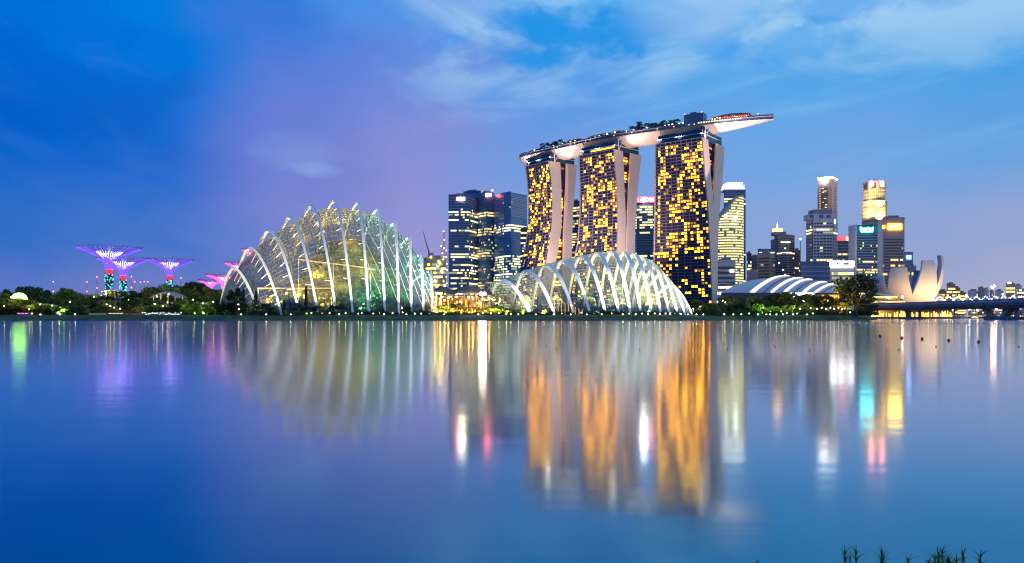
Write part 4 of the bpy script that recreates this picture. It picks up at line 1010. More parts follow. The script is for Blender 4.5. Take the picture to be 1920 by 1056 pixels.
# -- golden stepped tower
def gold():
    Y = 1130; c = PX(1639.5, Y, 0)
    r = thing('office_tower', 'golden floodlit stepped tower with red lights at its crown', 'tower', (c.x, c.y, LZ), 'office towers of the city skyline')
    GOLD = pbr('golden_stone', (0.62, 0.50, 0.30), .6, var=.06); rng = random.Random(44)
    tiers = [(LZ, 398, 21.5), (398, 375.5, 21.5), (375.5, 357, 18.5), (357, 339, 19.5)]
    z0 = LZ
    for k, (_, yt, hw) in enumerate(tiers):
        R = hw / F * Y; z1 = ZAT(yt, Y - R); off = math.pi / 8 + 0.25
        poly = [(c.x + R * 1.04 * math.cos(off + math.pi / 4 * i), c.y + R * 1.04 * math.sin(off + math.pi / 4 * i)) for i in range(8)]
        b = MB(); b.prism(poly, z0, z1 + .2); b.build('tier', GOLD, r)
        nf = max(3, int((z1 - z0) / 6.0)) if k else 30
        for i in range(8):
            p = Vector((*poly[i], 0)); q = Vector((*poly[(i + 1) % 8], 0))
            if ((p + q) / 2 - c).y > 2: continue
            b = MB()
            for f_ in range(nf):
                for j in range(4):
                    a, e = p.lerp(q, (j + .3) / 4), p.lerp(q, (j + .7) / 4); zz = z0 + (f_ + .3) * (z1 - z0) / nf
                    sheet(b, a, e, zz, zz + .4 * (z1 - z0) / nf, .12)
            if k < 3 or i % 2: b.build('punched_windows', C_DARK, r)
        if k == 3:
            for i in range(8):
                p = Vector((*poly[i], 0)); q = Vector((*poly[(i + 1) % 8], 0))
                if ((p + q) / 2 - c).y > 0: continue
                b = MB(); sheet(b, p.lerp(q, .2), p.lerp(q, .8), z0 + 3, z1 - 3, .25); b.build('dark_bay', C_DARK, r)
        z0 = z1
    zt = z0
    for (x, y) in ((1634, 346), (1654, 346)):
        q = P(x, y, Y - 20 / F * Y - 1.0); b = MB(); b.ball(q, 2.6, 8, 5, 1.4); b.build('sign_mark', emit('mark_white', (1, .85, .75), 10), r)
        q = P(x, y - 4.5, Y - 20 / F * Y - 1.4); b = MB(); b.ball(q, 2.4, 8, 5, .8); b.build('crown_lamp', emit('crown_red', (1, .05, .10), 55), r)
    # floodlights on the setbacks, aimed up the shaft
    for (yy, hw) in ((399, 21.5), (376, 21.5)):
        pass
    for i, (dx, yy, e) in enumerate(((-13, 412, 1.5e5), (12, 412, 1.5e5), (-13, 388, 9e4), (12, 388, 9e4))):
        q = P(1639.5 + dx, yy, Y - 27 / F * Y)
        b = MB(); b.box(q - Vector((0, 0, 1.0)), 2.0, 1.2, 0.8); arm = q.copy(); b.bar(q - Vector((0, 0, .8)), q + Vector((0, 7, -.8)), .4, .4); b.build('floodlight', C_DARK, r)
        L = bpy.data.lights.new('flood_beam', 'SPOT'); L.energy = e; L.spot_size = math.radians(120); L.spot_blend = 1; L.color = (1.0, .74, .28); L.shadow_soft_size = .6
        lo = bpy.data.objects.new('flood_beam', L); COL.objects.link(lo); lo.parent = r; lo.location = q + Vector((0, 0, .5)) - r.location
        lo.rotation_euler = Vector((0, .55, .9)).to_track_quat('-Z', 'Y').to_euler()
    b = MB(); b.tube([Vector((c.x, c.y, zt)), Vector((c.x, c.y, zt + 6))], .3, 4); b.build('mast', C_GREY, r)
gold()
r, _, _ = office('office_tower', 'brown-grey banded tower with a long yellow sign', [(1654.9, 1010), (1696, 1010)], 409, C_PINK, 34, .10, 125, strip=C_DARK, lits=M_WY, cols=14, lines=False, skip_top=7)
panel(1665, 1691, 420, 430.5, 1009, 'sign_panel', emit('sign_gold', (1, .60, .01), 20), r)
for k in range(6): panel(1667.5 + k * 3.7, 1669.7 + k * 3.7, 423.3, 427.3, 1008.2, 'lettering', emit('sign_goldpale', (1, .9, .5), 10), r)
panel(1655.5, 1659, 423, 428, 1009, 'sign_mark', emit('sign_gold', (1, .60, .01), 20), r)
r, _, _ = office('office_block', 'small purple-grey block with a blue and white sign', [(1694, 1060), (1712, 1060)], 474, C_GREY, 16, .15, 126, cols=6, roofbox=False)
panel(1700, 1709, 478.5, 487, 1059, 'sign_panel', emit('sign_azure', (.02, .2, 1), 8), r); panel(1701, 1707.5, 480, 484, 1058.2, 'sign_mark', emit('sign_white3', (.9, 1, 1), 8), r)
office('office_block', 'low lit block stepping down beside the blue sign block', [(1700, 1030), (1718, 1030)], 500, C_GREY, 10, .6, 127, lits=M_WY, cols=6)

# -- far low skyline at the right
rng = random.Random(77)
far_list = [(1775, 1791, 533, 'orange lit block by the right bay shore'), (1786, 1800, 540, 'grey stepped block behind the orange lit block'), (1793, 1811, 549, 'low row block right of the orange lit block'),
            (1815, 1836, 546, 'pale low block left of the twin-peaked block'), (1834, 1846, 541, 'twin-peaked grey block left part'), (1845, 1854, 543, 'twin-peaked grey block right part'),
            (1856, 1864, 547, 'small brown block behind the tall light mast'), (1866, 1881, 546, 'domed block with an amber window bay'), (1886, 1903, 532, 'dark purple tall block near the right edge'),
            (1902, 1916, 536, 'dark stepped block at the right edge'), (1908, 1935, 545, 'low block with a bright white roof line at the right edge'), (1760, 1776, 546, 'golden low block beside the lotus building')]
for k, (a, c_, yt, lab) in enumerate(far_list):
    gold_ = 'orange' in lab or 'golden' in lab
    r, _, z1 = office('waterfront_block', lab, [(a, 1480), (c_, 1480)], yt, pbr('amber_wall', (.42, .24, .08), .8) if gold_ else (C_PINK, C_PALE)[k % 2], 10, .8 if gold_ else .35, 200 + k, lits=M_WO if k % 2 else M_WY, cols=8, cat='building', group='low blocks across the bay')
    if 'roof line' in lab: panel(a, c_, yt + 3, yt + 5, 1478, 'light_strip', emit('strip_cream', (1, .95, .7), 3), r)
panel(1889, 1896, 529, 532, 1479, 'roof_sign', emit('sign_lime', (.9, 1, .5), 5), bpy.data.objects['waterfront_block.008'])

# -- far left towers on the horizon with red lights
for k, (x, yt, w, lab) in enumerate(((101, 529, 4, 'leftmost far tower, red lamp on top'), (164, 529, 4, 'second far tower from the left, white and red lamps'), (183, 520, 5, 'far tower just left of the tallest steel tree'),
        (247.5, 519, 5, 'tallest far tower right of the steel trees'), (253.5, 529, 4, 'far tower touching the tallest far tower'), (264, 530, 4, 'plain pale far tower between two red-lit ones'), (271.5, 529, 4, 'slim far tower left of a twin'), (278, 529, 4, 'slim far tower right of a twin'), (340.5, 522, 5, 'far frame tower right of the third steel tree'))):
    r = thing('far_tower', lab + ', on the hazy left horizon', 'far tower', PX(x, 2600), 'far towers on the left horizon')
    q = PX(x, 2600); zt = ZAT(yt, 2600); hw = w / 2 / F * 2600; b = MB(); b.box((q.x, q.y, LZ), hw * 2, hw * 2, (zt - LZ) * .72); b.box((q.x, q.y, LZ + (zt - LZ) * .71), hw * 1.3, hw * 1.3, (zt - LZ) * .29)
    b.build('shaft', pbr('far_haze_pale', (0.80, 0.68, 0.85), .9), r)  # distance haze is put into this pale tower colour
    for j, t in enumerate((1.0, .72)):
        b = MB(); b.ball((q.x, q.y - hw, LZ + (zt - LZ) * t + 1.0), 1.7, 6, 4); b.build('warning_light', emit('warn_red', (1, .12, .18), 14), r)
# ------------------------------------------------------------------ vegetation: shared meshes, one object per tree
M_BARK = pbr('bark', (0.07, 0.055, 0.04), 0.9, var=.3, vscale=1.0)
M_LEAF = foliage('leaf', (0.016, 0.034, 0.010), (0.075, 0.115, 0.028))
M_PALM = foliage('palm_leaf', (0.018, 0.036, 0.014), (0.07, 0.10, 0.03))
M_CONI = foliage('conifer_leaf', (0.010, 0.024, 0.012), (0.035, 0.06, 0.025))
def leaf(b, p, s, rng):
    a = Vector((rng.uniform(-1, 1), rng.uniform(-1, 1), rng.uniform(-.6, .6))).normalized() * s
    q = a.cross(Vector((rng.uniform(-1, 1), rng.uniform(-1, 1), rng.uniform(-1, 1))))
    if q.length < 1e-4: return
    q = q.normalized() * s * rng.uniform(.4, .7); m = p + q * .2
    b.face([p - a, m - q, p + a, m + q])
def broadleaf(seed, h=12.0, spread=5.2, lobes=13, n=1500, ls=0.5, trunk=0.28):
    rng = random.Random(seed); t = MB(); c = MB()
    top = Vector((rng.uniform(-.5, .5), rng.uniform(-.5, .5), h * trunk + 1.5))
    t.tube([(0, 0, -.4), (top.x * .4, top.y * .4, top.z * .5), top], [.38, .28, .22], 7)
    cen = []
    for i in range(lobes):
        a = i * 2.4 + rng.uniform(-.4, .4); rr = spread * math.sqrt(rng.uniform(0.02, 1)) * .75
        z = h * (trunk + .12) + (h * (.80 - trunk)) * rng.random() * (1 - .35 * (rr / spread) ** 2)
        cen.append((Vector((rr * math.cos(a), rr * math.sin(a), z)), rng.uniform(.22, .40) * spread))
        q = cen[-1][0]; t.tube([top, top.lerp(q, .5) + Vector((0, 0, -.3)), q], [.16, .10, .04], 4, False)
    for i in range(n):
        q, R = rng.choice(cen); d = Vector((rng.gauss(0, 1), rng.gauss(0, 1), rng.gauss(0, 1))).normalized()
        k = rng.random() ** .4; p = q + Vector((d.x * R * k, d.y * R * k, d.z * R * k * .72))
        leaf(c, p, ls * rng.uniform(.6, 1.35), rng)
    return c.mesh('crown', M_LEAF), t.mesh('trunk', M_BARK), h
def palm(seed, h=11.0):
    rng = random.Random(seed); t = MB(); c = MB(); top = Vector((rng.uniform(-.6, .6), rng.uniform(-.6, .6), h * .72))
    t.tube([(0, 0, -.4), top * .5 + Vector((.2, 0, 0)), top], [.30, .20, .17], 7)
    for i in range(17):
        a = i * 2.39996; up = rng.uniform(-.15, 1.0); L = rng.uniform(3.0, 4.1); pts = []
        for k in range(6):
            u = k / 5; r = L * u * (.9 - .25 * up * u); z = L * (up * u * .8 - .75 * u * u)
            pts.append(top + Vector((math.cos(a) * r, math.sin(a) * r, z)))
        sd = Vector((-math.sin(a), math.cos(a), 0))
        for k in range(5):
            w = .62 * math.sin(math.pi * (k + .8) / 6.2)
            for s in (-1, 1):
                m = pts[k].lerp(pts[k + 1], .5)
                c.face([pts[k], pts[k + 1], m + sd * w * s * 1.4 + Vector((0, 0, -w * .55)) + (pts[k + 1] - pts[k]) * .3, pts[k].lerp(m, .3) + sd * w * s + Vector((0, 0, -w * .4))])
    return c.mesh('crown', M_PALM), t.mesh('trunk', M_BARK), h
def conifer(seed, h=12.0, r=2.4, dens=900):
    rng = random.Random(seed); t = MB(); c = MB(); t.tube([(0, 0, -.4), (0, 0, h * .5), (0, 0, h * .97)], [.3, .18, .04], 6)
    for i in range(dens):
        u = rng.random() ** .8; tier = .72 + .28 * math.cos(u * 34); R = r * (1 - u) ** .85 * tier * rng.uniform(.5, 1.08) + .08
        a = rng.uniform(0, 6.283); leaf(c, Vector((R * math.cos(a), R * math.sin(a), h * (.08 + .92 * u) - R * .18)), rng.uniform(.22, .5), rng)
    return c.mesh('crown', M_CONI), t.mesh('trunk', M_BARK), h
def shrub(seed, h=2.2):
    rng = random.Random(seed); t = MB(); c = MB()
    for i in range(5): t.tube([(0, 0, -.3), (rng.uniform(-.7, .7), rng.uniform(-.7, .7), h * .6)], [.06, .03], 4, False)
    for i in range(420):
        a = rng.uniform(0, 6.283); R = 1.5 * math.sqrt(rng.random()); z = h * rng.random() * (1 - (R / 1.9) ** 2)
        leaf(c, Vector((R * math.cos(a), R * math.sin(a), max(.05, z + rng.uniform(-.1, .25)))), rng.uniform(.15, .34), rng)
    return c.mesh('foliage', M_LEAF), t.mesh('stems', M_BARK), h
BROAD = [broadleaf(i, 12, sp, lo, 1700, .46, tr) for i, (sp, lo, tr) in enumerate(((5.4, 15, .22), (4.4, 12, .28), (6.6, 17, .2), (5.0, 11, .34), (3.6, 12, .25), (6.0, 14, .3)))]
PALMS = [palm(i + 20) for i in range(3)]
CONIS = [conifer(40, 12, 1.7, 900), conifer(41, 12, 2.9, 1100), conifer(42, 12, 1.2, 800)]
SHRUB = [shrub(60 + i) for i in range(3)]
TREE_RNG = random.Random(99)
def plant(name, cat, mesh, base, height, label, group, sx=1.0, leafname='crown', stemname='trunk'):
    crown, trunk, h = mesh; k = height / h
    r = thing(name, label, cat, base, group); r.rotation_euler = (0, 0, TREE_RNG.uniform(0, 6.28)); r.scale = (k * sx, k * sx, k)
    for nm, me in ((leafname, crown), (stemname, trunk)):
        o = bpy.data.objects.new(nm, me); COL.objects.link(o); o.parent = r
    return r
def rowtrees(spec, Y0, Y1, where, group, kinds='b', zoff=LZ, sx=(0.85, 1.25)):
    """spec: (photo column, crown-top row[, kind])"""
    rng = random.Random(len(spec) * 7 + int(Y0)); cnt = {}
    for it in spec:
        px, yt = it[0], it[1]; k = it[2] if len(it) > 2 else 'b'
        Y = rng.uniform(Y0, Y1); base = PX(px, Y, zoff); h = ZAT(yt, Y) - zoff
        cnt[k] = cnt.get(k, -1) + 1
        if k == 'b': plant('broadleaf_tree', 'tree', rng.choice(BROAD), base, h, '%s bushy tree from the left %s' % (nth(cnt[k]), where), group, rng.uniform(*sx) * max(1.0, min(1.7, 14 / h)))
        elif k == 'p': plant('palm_tree', 'palm', rng.choice(PALMS), base, h, '%s palm from the left %s' % (nth(cnt[k]), where), group, 1.0)
        elif k == 'c': plant('conifer_tree', 'conifer', CONIS[rng.randrange(3)], base, h, '%s pointed conifer from the left %s' % (nth(cnt[k]), where), group, 1.0)
# left bank: rear skyline row, middle row, front row
contour = [(-40,548),(-18,545),(2,545),(22,541),(42,537),(60,533),(76,538),(92,547),(108,545),(124,537),(138,543),(152,547),(166,551),(181,540,'p'),(190,552),(204,553),(214,530,'p'),(226,548,'p'),(240,546),(252,543),(266,547),(280,538),(292,535),(304,531),(322,545),(334,533),(348,535),(360,528),(368,525),(384,535),(398,538),(412,540),(424,548)]
rowtrees(contour, 500, 540, 'on the left bank skyline', 'trees on the left bank skyline')
mid = [(x, y) for x, y in ((-30,560),(6,562),(64,556),(84,560),(104,556),(126,560),(150,557),(170,562),(196,560),(222,562),(262,556),(300,560),(330,562),(352,560),(372,562),(396,560),(420,563))]
rowtrees(mid, 455, 480, 'in the left bank middle row', 'middle row trees on the left bank', sx=(.9, 1.2))
front = [(16,563),(26,558),(46,557),(54,560),(36,566),(-12,574),(10,570),(80,568),(100,570),(168,570),(186,566),(205,572),(282,572),(296,569),(318,566),(336,564),(354,563),(372,566),(388,565),(404,568),(428,566),(444,564)]
rowtrees(front, 424, 440, 'in the left bank front row', 'front row trees on the left bank', sx=(.9, 1.3))
rowtrees([(118,575),(132,572),(147,574),(232,545),(244,556),(320,574),(388,576),(410,575)], 416, 422, 'nearest the water, left bank', 'lawn edge trees on the left bank', sx=(.7, .9))
# in front of the tall conservatory
rowtrees([(442,538,'b'),(457,541,'c'),(480,545,'c'),(497,566,'b'),(533,561,'c'),(545,566,'c'),(562,566,'b'),(574,537,'c'),(590,572,'b'),(626,572,'b'),(640,570,'b'),(718,573,'p'),(757,566,'p'),(764,574,'b')], 411, 416, 'in front of the tall conservatory', 'trees in front of the tall conservatory', sx=(.7, .95))
rowtrees([(826,572,'b'),(842,570,'b'),(857,567,'b'),(868,573,'b'),(879,565,'c'),(893,574,'b'),(912,576,'b'),(928,574,'b'),(940,575,'b')], 405, 411, 'in front of the lit pavilion', 'trees in front of the lit pavilion', sx=(.8, 1.1))
# right garden bank
rowtrees([(1301,562),(1312,560),(1324,567),(1342,569),(1356,572),(1390,553,'p'),(1404,546,'p'),(1424,552),(1372,553),(1384,556),(1412,553),(1440,551),(1452,549),(1466,547),(1478,545),(1492,545),(1506,548),(1520,549),(1532,553),(1546,553),(1560,550)], 452, 480, 'in the rear row, right garden bank', 'rear trees on the right garden bank', sx=(.9, 1.3))
rowtrees([(1316,572),(1333,574),(1368,566),(1386,568),(1400,563,'p'),(1414,568),(1428,566,'p'),(1444,572),(1458,570,'p'),(1470,571),(1486,567,'p'),(1499,570,'p'),(1512,568),(1526,572,'p'),(1540,573),(1554,571,'p'),(1567,573)], 415, 430, 'in the front row, right garden bank', 'front trees on the right garden bank', sx=(.8, 1.1))
plant('broadleaf_tree', 'tree', BROAD[2], PX(1606, 408), ZAT(512, 408) - LZ, 'tallest dark tree, at the right end of the garden bank', 'big trees at the end of the garden bank', .92)
plant('broadleaf_tree', 'tree', BROAD[0], PX(1588, 414), ZAT(532, 414) - LZ, 'big dark tree just left of the tallest tree', 'big trees at the end of the garden bank', 1.0)
plant('broadleaf_tree', 'tree', BROAD[5], PX(1622, 413), ZAT(557, 413) - LZ, 'low spreading dark tree at the very tip of the garden bank', 'big trees at the end of the garden bank', 1.5)
plant('broadleaf_tree', 'tree', BROAD[3], PX(1577, 410), ZAT(562, 410) - LZ, 'small dark tree under the big trees at the end of the bank', 'big trees at the end of the garden bank', 1.4)
# shrubs along the top of the bank
rng = random.Random(15); i = 0
sx = []
x = 470
while x < 1575:
    if not (1290 < x < 1300): sx.append(x)
    x += rng.uniform(9, 16)
for i, x in enumerate(sx):
    Y = rng.uniform(401, 407); h = rng.uniform(1.3, 3.0) * (1.3 if 820 < x < 1000 else 1)
    plant('shrub', 'shrub', rng.choice(SHRUB), PX(x, Y), h, '%s low shrub from the left atop the garden bank' % (nth(i) if i < 79 else 'rightmost'), 'shrubs along the garden bank', rng.uniform(.9, 1.6), 'foliage', 'stems')
# dense understorey behind the front trees
rng = random.Random(58)
for side, x0, x1, step, Y0, Y1, hh in (('left bank', -34, 470, 9.5, 441, 452, (3.8, 6.0)), ('right garden bank', 1300, 1640, 8.5, 432, 446, (3.2, 5.0))):
    x = x0; i = 0
    while x < x1:
        plant('shrub', 'shrub', rng.choice(SHRUB), PX(x, rng.uniform(Y0, Y1)), rng.uniform(*hh), '%s tall dark bush from the left under the %s trees' % (nth(i), side), 'bushes under the %s trees' % side, rng.uniform(1.0, 1.5), 'foliage', 'stems')
        x += step * rng.uniform(.75, 1.25); i += 1
# rooftop garden
rng = random.Random(21)
for i, px in enumerate((1012,1017,1022,1027,1032,1036,1040,1045,1050,1054,1059,1064,1068,1186,1191,1196,1201,1206,1211,1216,1221,1226,1231,1236,1241,1246,1251,1258,1264,1270,1278,1284)):
    s = wide(px); q = ondeck(s, rng.uniform(-.2, .6)); h = rng.uniform(9.5, 13.5) if px not in (1012, 1017, 1068, 1284) else 8
    if px > 1255: h *= .85
    plant('palm_tree', 'palm', rng.choice(PALMS), q, h, '%s palm from the left on the rooftop deck' % nth(i), 'palms on the rooftop deck', 1.25)
for i, px in enumerate((1003,1009,1015,1024,1034,1046,1058,1072,1188,1198,1208,1218,1228,1238,1248,1261,1274)):
    plant('shrub', 'shrub', rng.choice(SHRUB), ondeck(wide(px), rng.uniform(.2, .75)), rng.uniform(2.5, 4.5), '%s shrub from the left on the rooftop deck' % nth(i), 'shrubs on the rooftop deck', 1.2, 'foliage', 'stems')

# ------------------------------------------------------------------ garden lamps along the water
M_PATH = emit('path_lamp', (1.0, 0.93, 0.72), 24); M_PATHY = emit('path_lamp_yellow', (1.0, 0.80, 0.25), 22); M_GREENL = emit('path_lamp_green', (0.75, 1.0, 0.35), 22)
M_AMBER = emit('amber_lamp', (1.0, 0.50, 0.08), 160)
bank = [(76,591,0),(141,592,0),(60,588,1),(112,590,1),(448,580,1),(452,590.5,0),(447,571,0),(499,591,0),(537,586.5,1),(545,590,0),(575,588,1),(584,587,2),(604,587,1),(610,585.5,1),(618,587,1),(636,589.5,2),(648,587,2),(672,588,1),(678,587,1),(700,588,0),(712,587.5,1),(720,589,0),(736,587,1),(755,586,1),(762,589.5,2),(778,588,0),(790,588,0),(805,588,0),(814,584,1),(820,585,1),(833,590,0),(897,590.5,0),
        (949,589,1),(958,589,1),(972,590.5,0),(1005,590,0),(1017,587,1),(1038,590,0),(1053,588,1),(1070,590,0),(1100,590,0),(1113,588,1),(1128,590,0),(1147,588,1),(1168,589.5,0),(1180,588,1),(1192,589.5,0),(1204,588,1),(1215,589,0),(1228,588,1),(1237,589,0),(1248,588,1),(1256,589,0),(1266,588,1),(1277,589,0),(1290,590,0),(1306,590,0),(1319,590,0),(1358,591,0),(1375,591.5,1),(1390,592,0),(1405,588,2),(1421,591.5,0),(1437,591.5,0),(1444,591,2),(1456,590,2),(1460,587,2),(1468,590,0),(1475,587,2),(1487,590,0),(1495,588,2),(1513,590,1),(1524,588,1),(1532,579,0),(1541,577,0),(1549,579,0),(1557,577,0),(1564,579,0),(1572,578,0),(1579,580,0),(1594,586,0)]
for i, (x, y, c) in enumerate(bank):
    Y = 399.0 if y > 588.4 else 402.5
    if x > 1560: Y = 411
    p = P(x, y, Y); p.z = max(p.z, LZ + .2)
    lab = '%s lamp from the left along the garden bank, %s glow' % (nth(i) if i < 79 else 'last', ('white', 'yellow', 'greenish')[c])
    glow_lamp(lab, p, 0.20 if c == 0 else 0.22, (M_PATH, M_PATHY, M_GREENL)[c], 'lamps along the garden bank')
# lamps hidden among the trees, which light the leaves around them
tl = [(75,567,460,1),(98,569,455,0),(131,562,460,1),(190,550,505,1),(200,567,440,1),(207,570,436,0),(214,573,432,1),(225,575,424,1),(239,571,424,3),(290,566,450,0),(305,570,448,0),(314,563,452,1),(322,566,450,1),(345,557,480,0),(362,558,480,1),(380,565,450,0),(400,562,460,1),(20,553,480,2),(8,570,430,1),(55,576,428,1),(110,583,420,2),(120,580,424,2),(365,584,418,2),(382,585,418,2),(243,560,440,1),(176,553,500,1),
      (826,580,403,1),(836,582,402,1),(850,580,402,3),(865,583,401,3),(880,582,401,3),(890,580,402,3),(905,583,401,3),(920,584,401,1),(935,585,401,1),(950,585,401,1),(980,585,401,1),(1020,586,400,1),(1300,575,440,1),(1345,562,446,3),(1355,560,444,1),(1360,563,444,1),(1430,583,412,2),(1445,580,414,2),(1455,584,410,2),(1465,580,414,2),(1480,584,410,2),(1500,575,414,1),(1510,585,408,1),(1520,574,418,1),(1545,556,470,3),(1552,560,470,3),(1575,585,406,3)]
for i, (x, y, Y, c) in enumerate(tl):
    if Y > 415 and y > 558: Y = 420 if x < 700 else 413     # on the lawn edge, shining back into the crowns
    p = P(x, min(y, 584) + 4, Y); p.z = max(p.z, LZ + .9)
    lab = '%s lamp from the left among the garden trees, %s glow' % (nth(i), ('white', 'yellow', 'green', 'amber')[c])
    rt = glow_lamp(lab, p, 0.2, (M_PATH, emit('tree_lamp_yellow', (1.0, .80, .22), 30), emit('tree_lamp_green', (.6, 1.0, .18), 30), emit('tree_lamp_amber', (1.0, .5, .08), 30))[c], 'lamps among the garden trees')
    L = bpy.data.lights.new('lamp_glow', 'SPOT'); L.energy = 1.5e4; L.color = ((1, .93, .72), (1, .78, .16), (.55, 1, .16), (1, .46, .06))[c]; L.shadow_soft_size = .25; L.spot_size = math.radians(160); L.spot_blend = .6
    lo = bpy.data.objects.new('lamp_glow', L); COL.objects.link(lo); lo.parent = rt; lo.location = p + Vector((0, -1.2, .35)) - rt.location
    lo.rotation_euler = Vector((0, .55, 1)).to_track_quat('-Z', 'Y').to_euler()

# ------------------------------------------------------------------ steel trees on the left
def steel_tree(px, ytop, ybase, halfpx, Y, label, hot, tint, trunkdots=True):
    r = thing('steel_tree', label, 'steel tree', PX(px, Y), 'giant steel trees'); c = PX(px, Y); rng = random.Random(px)
    R = halfpx / F * Y; zt = ZAT(ytop, Y); zc = ZAT(ybase, Y); tr = .055 * F / F * 60 * (R / 22) * .75
    b = MB(); b.tube([c - Vector((0, 0, .4)), Vector((c.x, c.y, (zc + LZ) / 2)), Vector((c.x, c.y, zc + 2))], [tr * 1.05, tr * .92, tr * .85], 14); b.build('trunk', pbr('planted_trunk', (.02, .06, .05), .9, var=.5, vscale=.8), r)
    # planting on the trunk with cyan leds
    if trunkdots:
        b = MB()
        for _ in range(420):
            a = rng.uniform(0, 6.283); z = rng.uniform(LZ, zc - 2); leaf(b, Vector((c.x + tr * 1.06 * math.cos(a), c.y + tr * 1.06 * math.sin(a), z)), rng.uniform(.4, .9), rng)
        b.build('planting', foliage('trunk_fern', (.02, .06, .04), (.04, .12, .09)), r)
        for _ in range(60):
            a = rng.uniform(math.pi, 6.283); z = rng.uniform(LZ + 8, zc - 3); bb = MB(); bb.ball((c.x + tr * 1.2 * math.cos(a), c.y + tr * 1.2 * math.sin(a), z), rng.uniform(.18, .42), 6, 4)
            bb.build('led_lamp', rng.choice((emit('led_cyan', (.05, .75, .9), 4), emit('led_aqua', (.1, 1, .7), 4), emit('led_blue', (.05, .35, 1), 4))), r)
    b = MB(); b.tube([Vector((c.x, c.y, zc - 3.6)), Vector((c.x, c.y, zc - .4))], [tr * .98, tr * 1.0], 14); b.build('collar', emit('collar_' + hot[0], hot[1], 1.3), r)
    b = MB(); b.tube([Vector((c.x, c.y, zc - .5)), Vector((c.x, c.y, zc + 2.6))], [tr * .96, tr * 1.02], 14); b.build('collar', emit('collar_pink', (1.0, .10, .55), 1.4), r)
    def flare(t, k=1.0): return tr * 1.05 + (R - tr) * (t ** 2.0) * k
    H = zt - zc; n = 40
    for i in range(n):                                   # outer branch rods, coloured light falling on them put in as glow
        a = 6.283 * i / n; b = MB(); pts = []
        for j in range(9):
            t = j / 8; q = flare(t); w = .04 * math.sin(t * 9 + i)
            pts.append(Vector((c.x + q * math.cos(a + w), c.y + q * math.sin(a + w), zc + H * (t ** .85) * (1.0 if t < .8 else 1.0))))
        b.tube(pts, [.34 - .02 * j for j in range(9)], 4, False); b.build('branch_rod', emit('rod_%s_%d' % (tint[0], i % 3), tint[1][i % 3], (2.4, 1.8, 1.2)[i % 3]), r)
    b = MB()
    for t in (.55, .68, .8, .9, 1.0):                     # rings and thin twigs of the rim
        q = flare(t); b.tube([Vector((c.x + q * math.cos(6.283 * k / 40), c.y + q * math.sin(6.283 * k / 40), zc + H * t ** .85)) for k in range(41)], .13, 3, False)
    for k in range(90):
        a = 6.283 * k / 90; q0, q1 = flare(.72), flare(1.0) * rng.uniform(.96, 1.05); a2 = a + rng.uniform(-.08, .08)
        b.tube([Vector((c.x + q0 * math.cos(a), c.y + q0 * math.sin(a), zc + H * .72 ** .85)), Vector((c.x + q1 * math.cos(a2), c.y + q1 * math.sin(a2), zt + rng.uniform(.2, 1.8)))], .11, 3, False)
    b.build('rim_net', pbr('rim_' + tint[0], tint[2], .5, .3), r)
    m = MB()
    for k in range(26):                                   # inner funnel, its bright lighting put in as glowing rods
        a = 6.283 * k / 26; pts = []
        for j in range(6):
            t = j / 5 * .80; q = flare(t, .62) * .86; pts.append(Vector((c.x + q * math.cos(a + .1 * (j % 2)), c.y + q * math.sin(a + .1 * (j % 2)), zc + H * t ** .8)))
        m.tube(pts, .26, 3, False)
    m.build('inner_funnel', emit('funnel_' + hot[0], tint[3], 4.0), r)
    b = MB(); b.tube([Vector((c.x, c.y, zc)), Vector((c.x, c.y, zt + .5))], [tr * .7, tr * .5], 10); b.build('core', pbr('core_grey', (.5, .5, .6), .6), r)
    if R > 18:
        b = MB(); b.tube([Vector((c.x, c.y, zt + .4)), Vector((c.x, c.y, zt + 1.8))], 1.1, 10); b.build('lookout', C_PINK, r)
    return r
BLUE = ('violet', ((.09, .06, 1.0), (.36, .07, .95), (.06, .14, .9)), (.22, .08, .36), (.62, .66, 1.0))
PINKT = ('magenta', ((.75, .12, .55), (.9, .2, .6), (.5, .08, .45)), (.34, .08, .26), (1.0, .55, .85))
RED = ('red', (1.0, .04, .10)); ROSE = ('rose', (1.0, .35, .6))
steel_tree(205, 466, 505, 56, 540, 'tallest steel tree, broad violet canopy above a red collar', RED, BLUE)
steel_tree(231, 486.5, 517, 46, 522, 'violet-lit steel tree just right of the tallest one', RED, BLUE)
steel_tree(318, 488.5, 517, 42, 530, 'violet-lit steel tree standing alone between the trees', RED, BLUE)
steel_tree(395, 527, 543, 22, 620, 'small pink steel tree low behind the garden trees', ROSE, PINKT, False)
steel_tree(419, 517, 537, 32, 600, 'pink steel tree beside the left foot of the tall conservatory', ROSE, PINKT, False)
steel_tree(447, 494, 520, 25, 610, 'dark magenta steel tree half hidden behind the tall conservatory', ROSE, PINKT, False)
steel_tree(474, 469, 500, 20, 640, 'dark magenta canopy peeping over the tall conservatory\'s left shoulder', ROSE, PINKT, False)

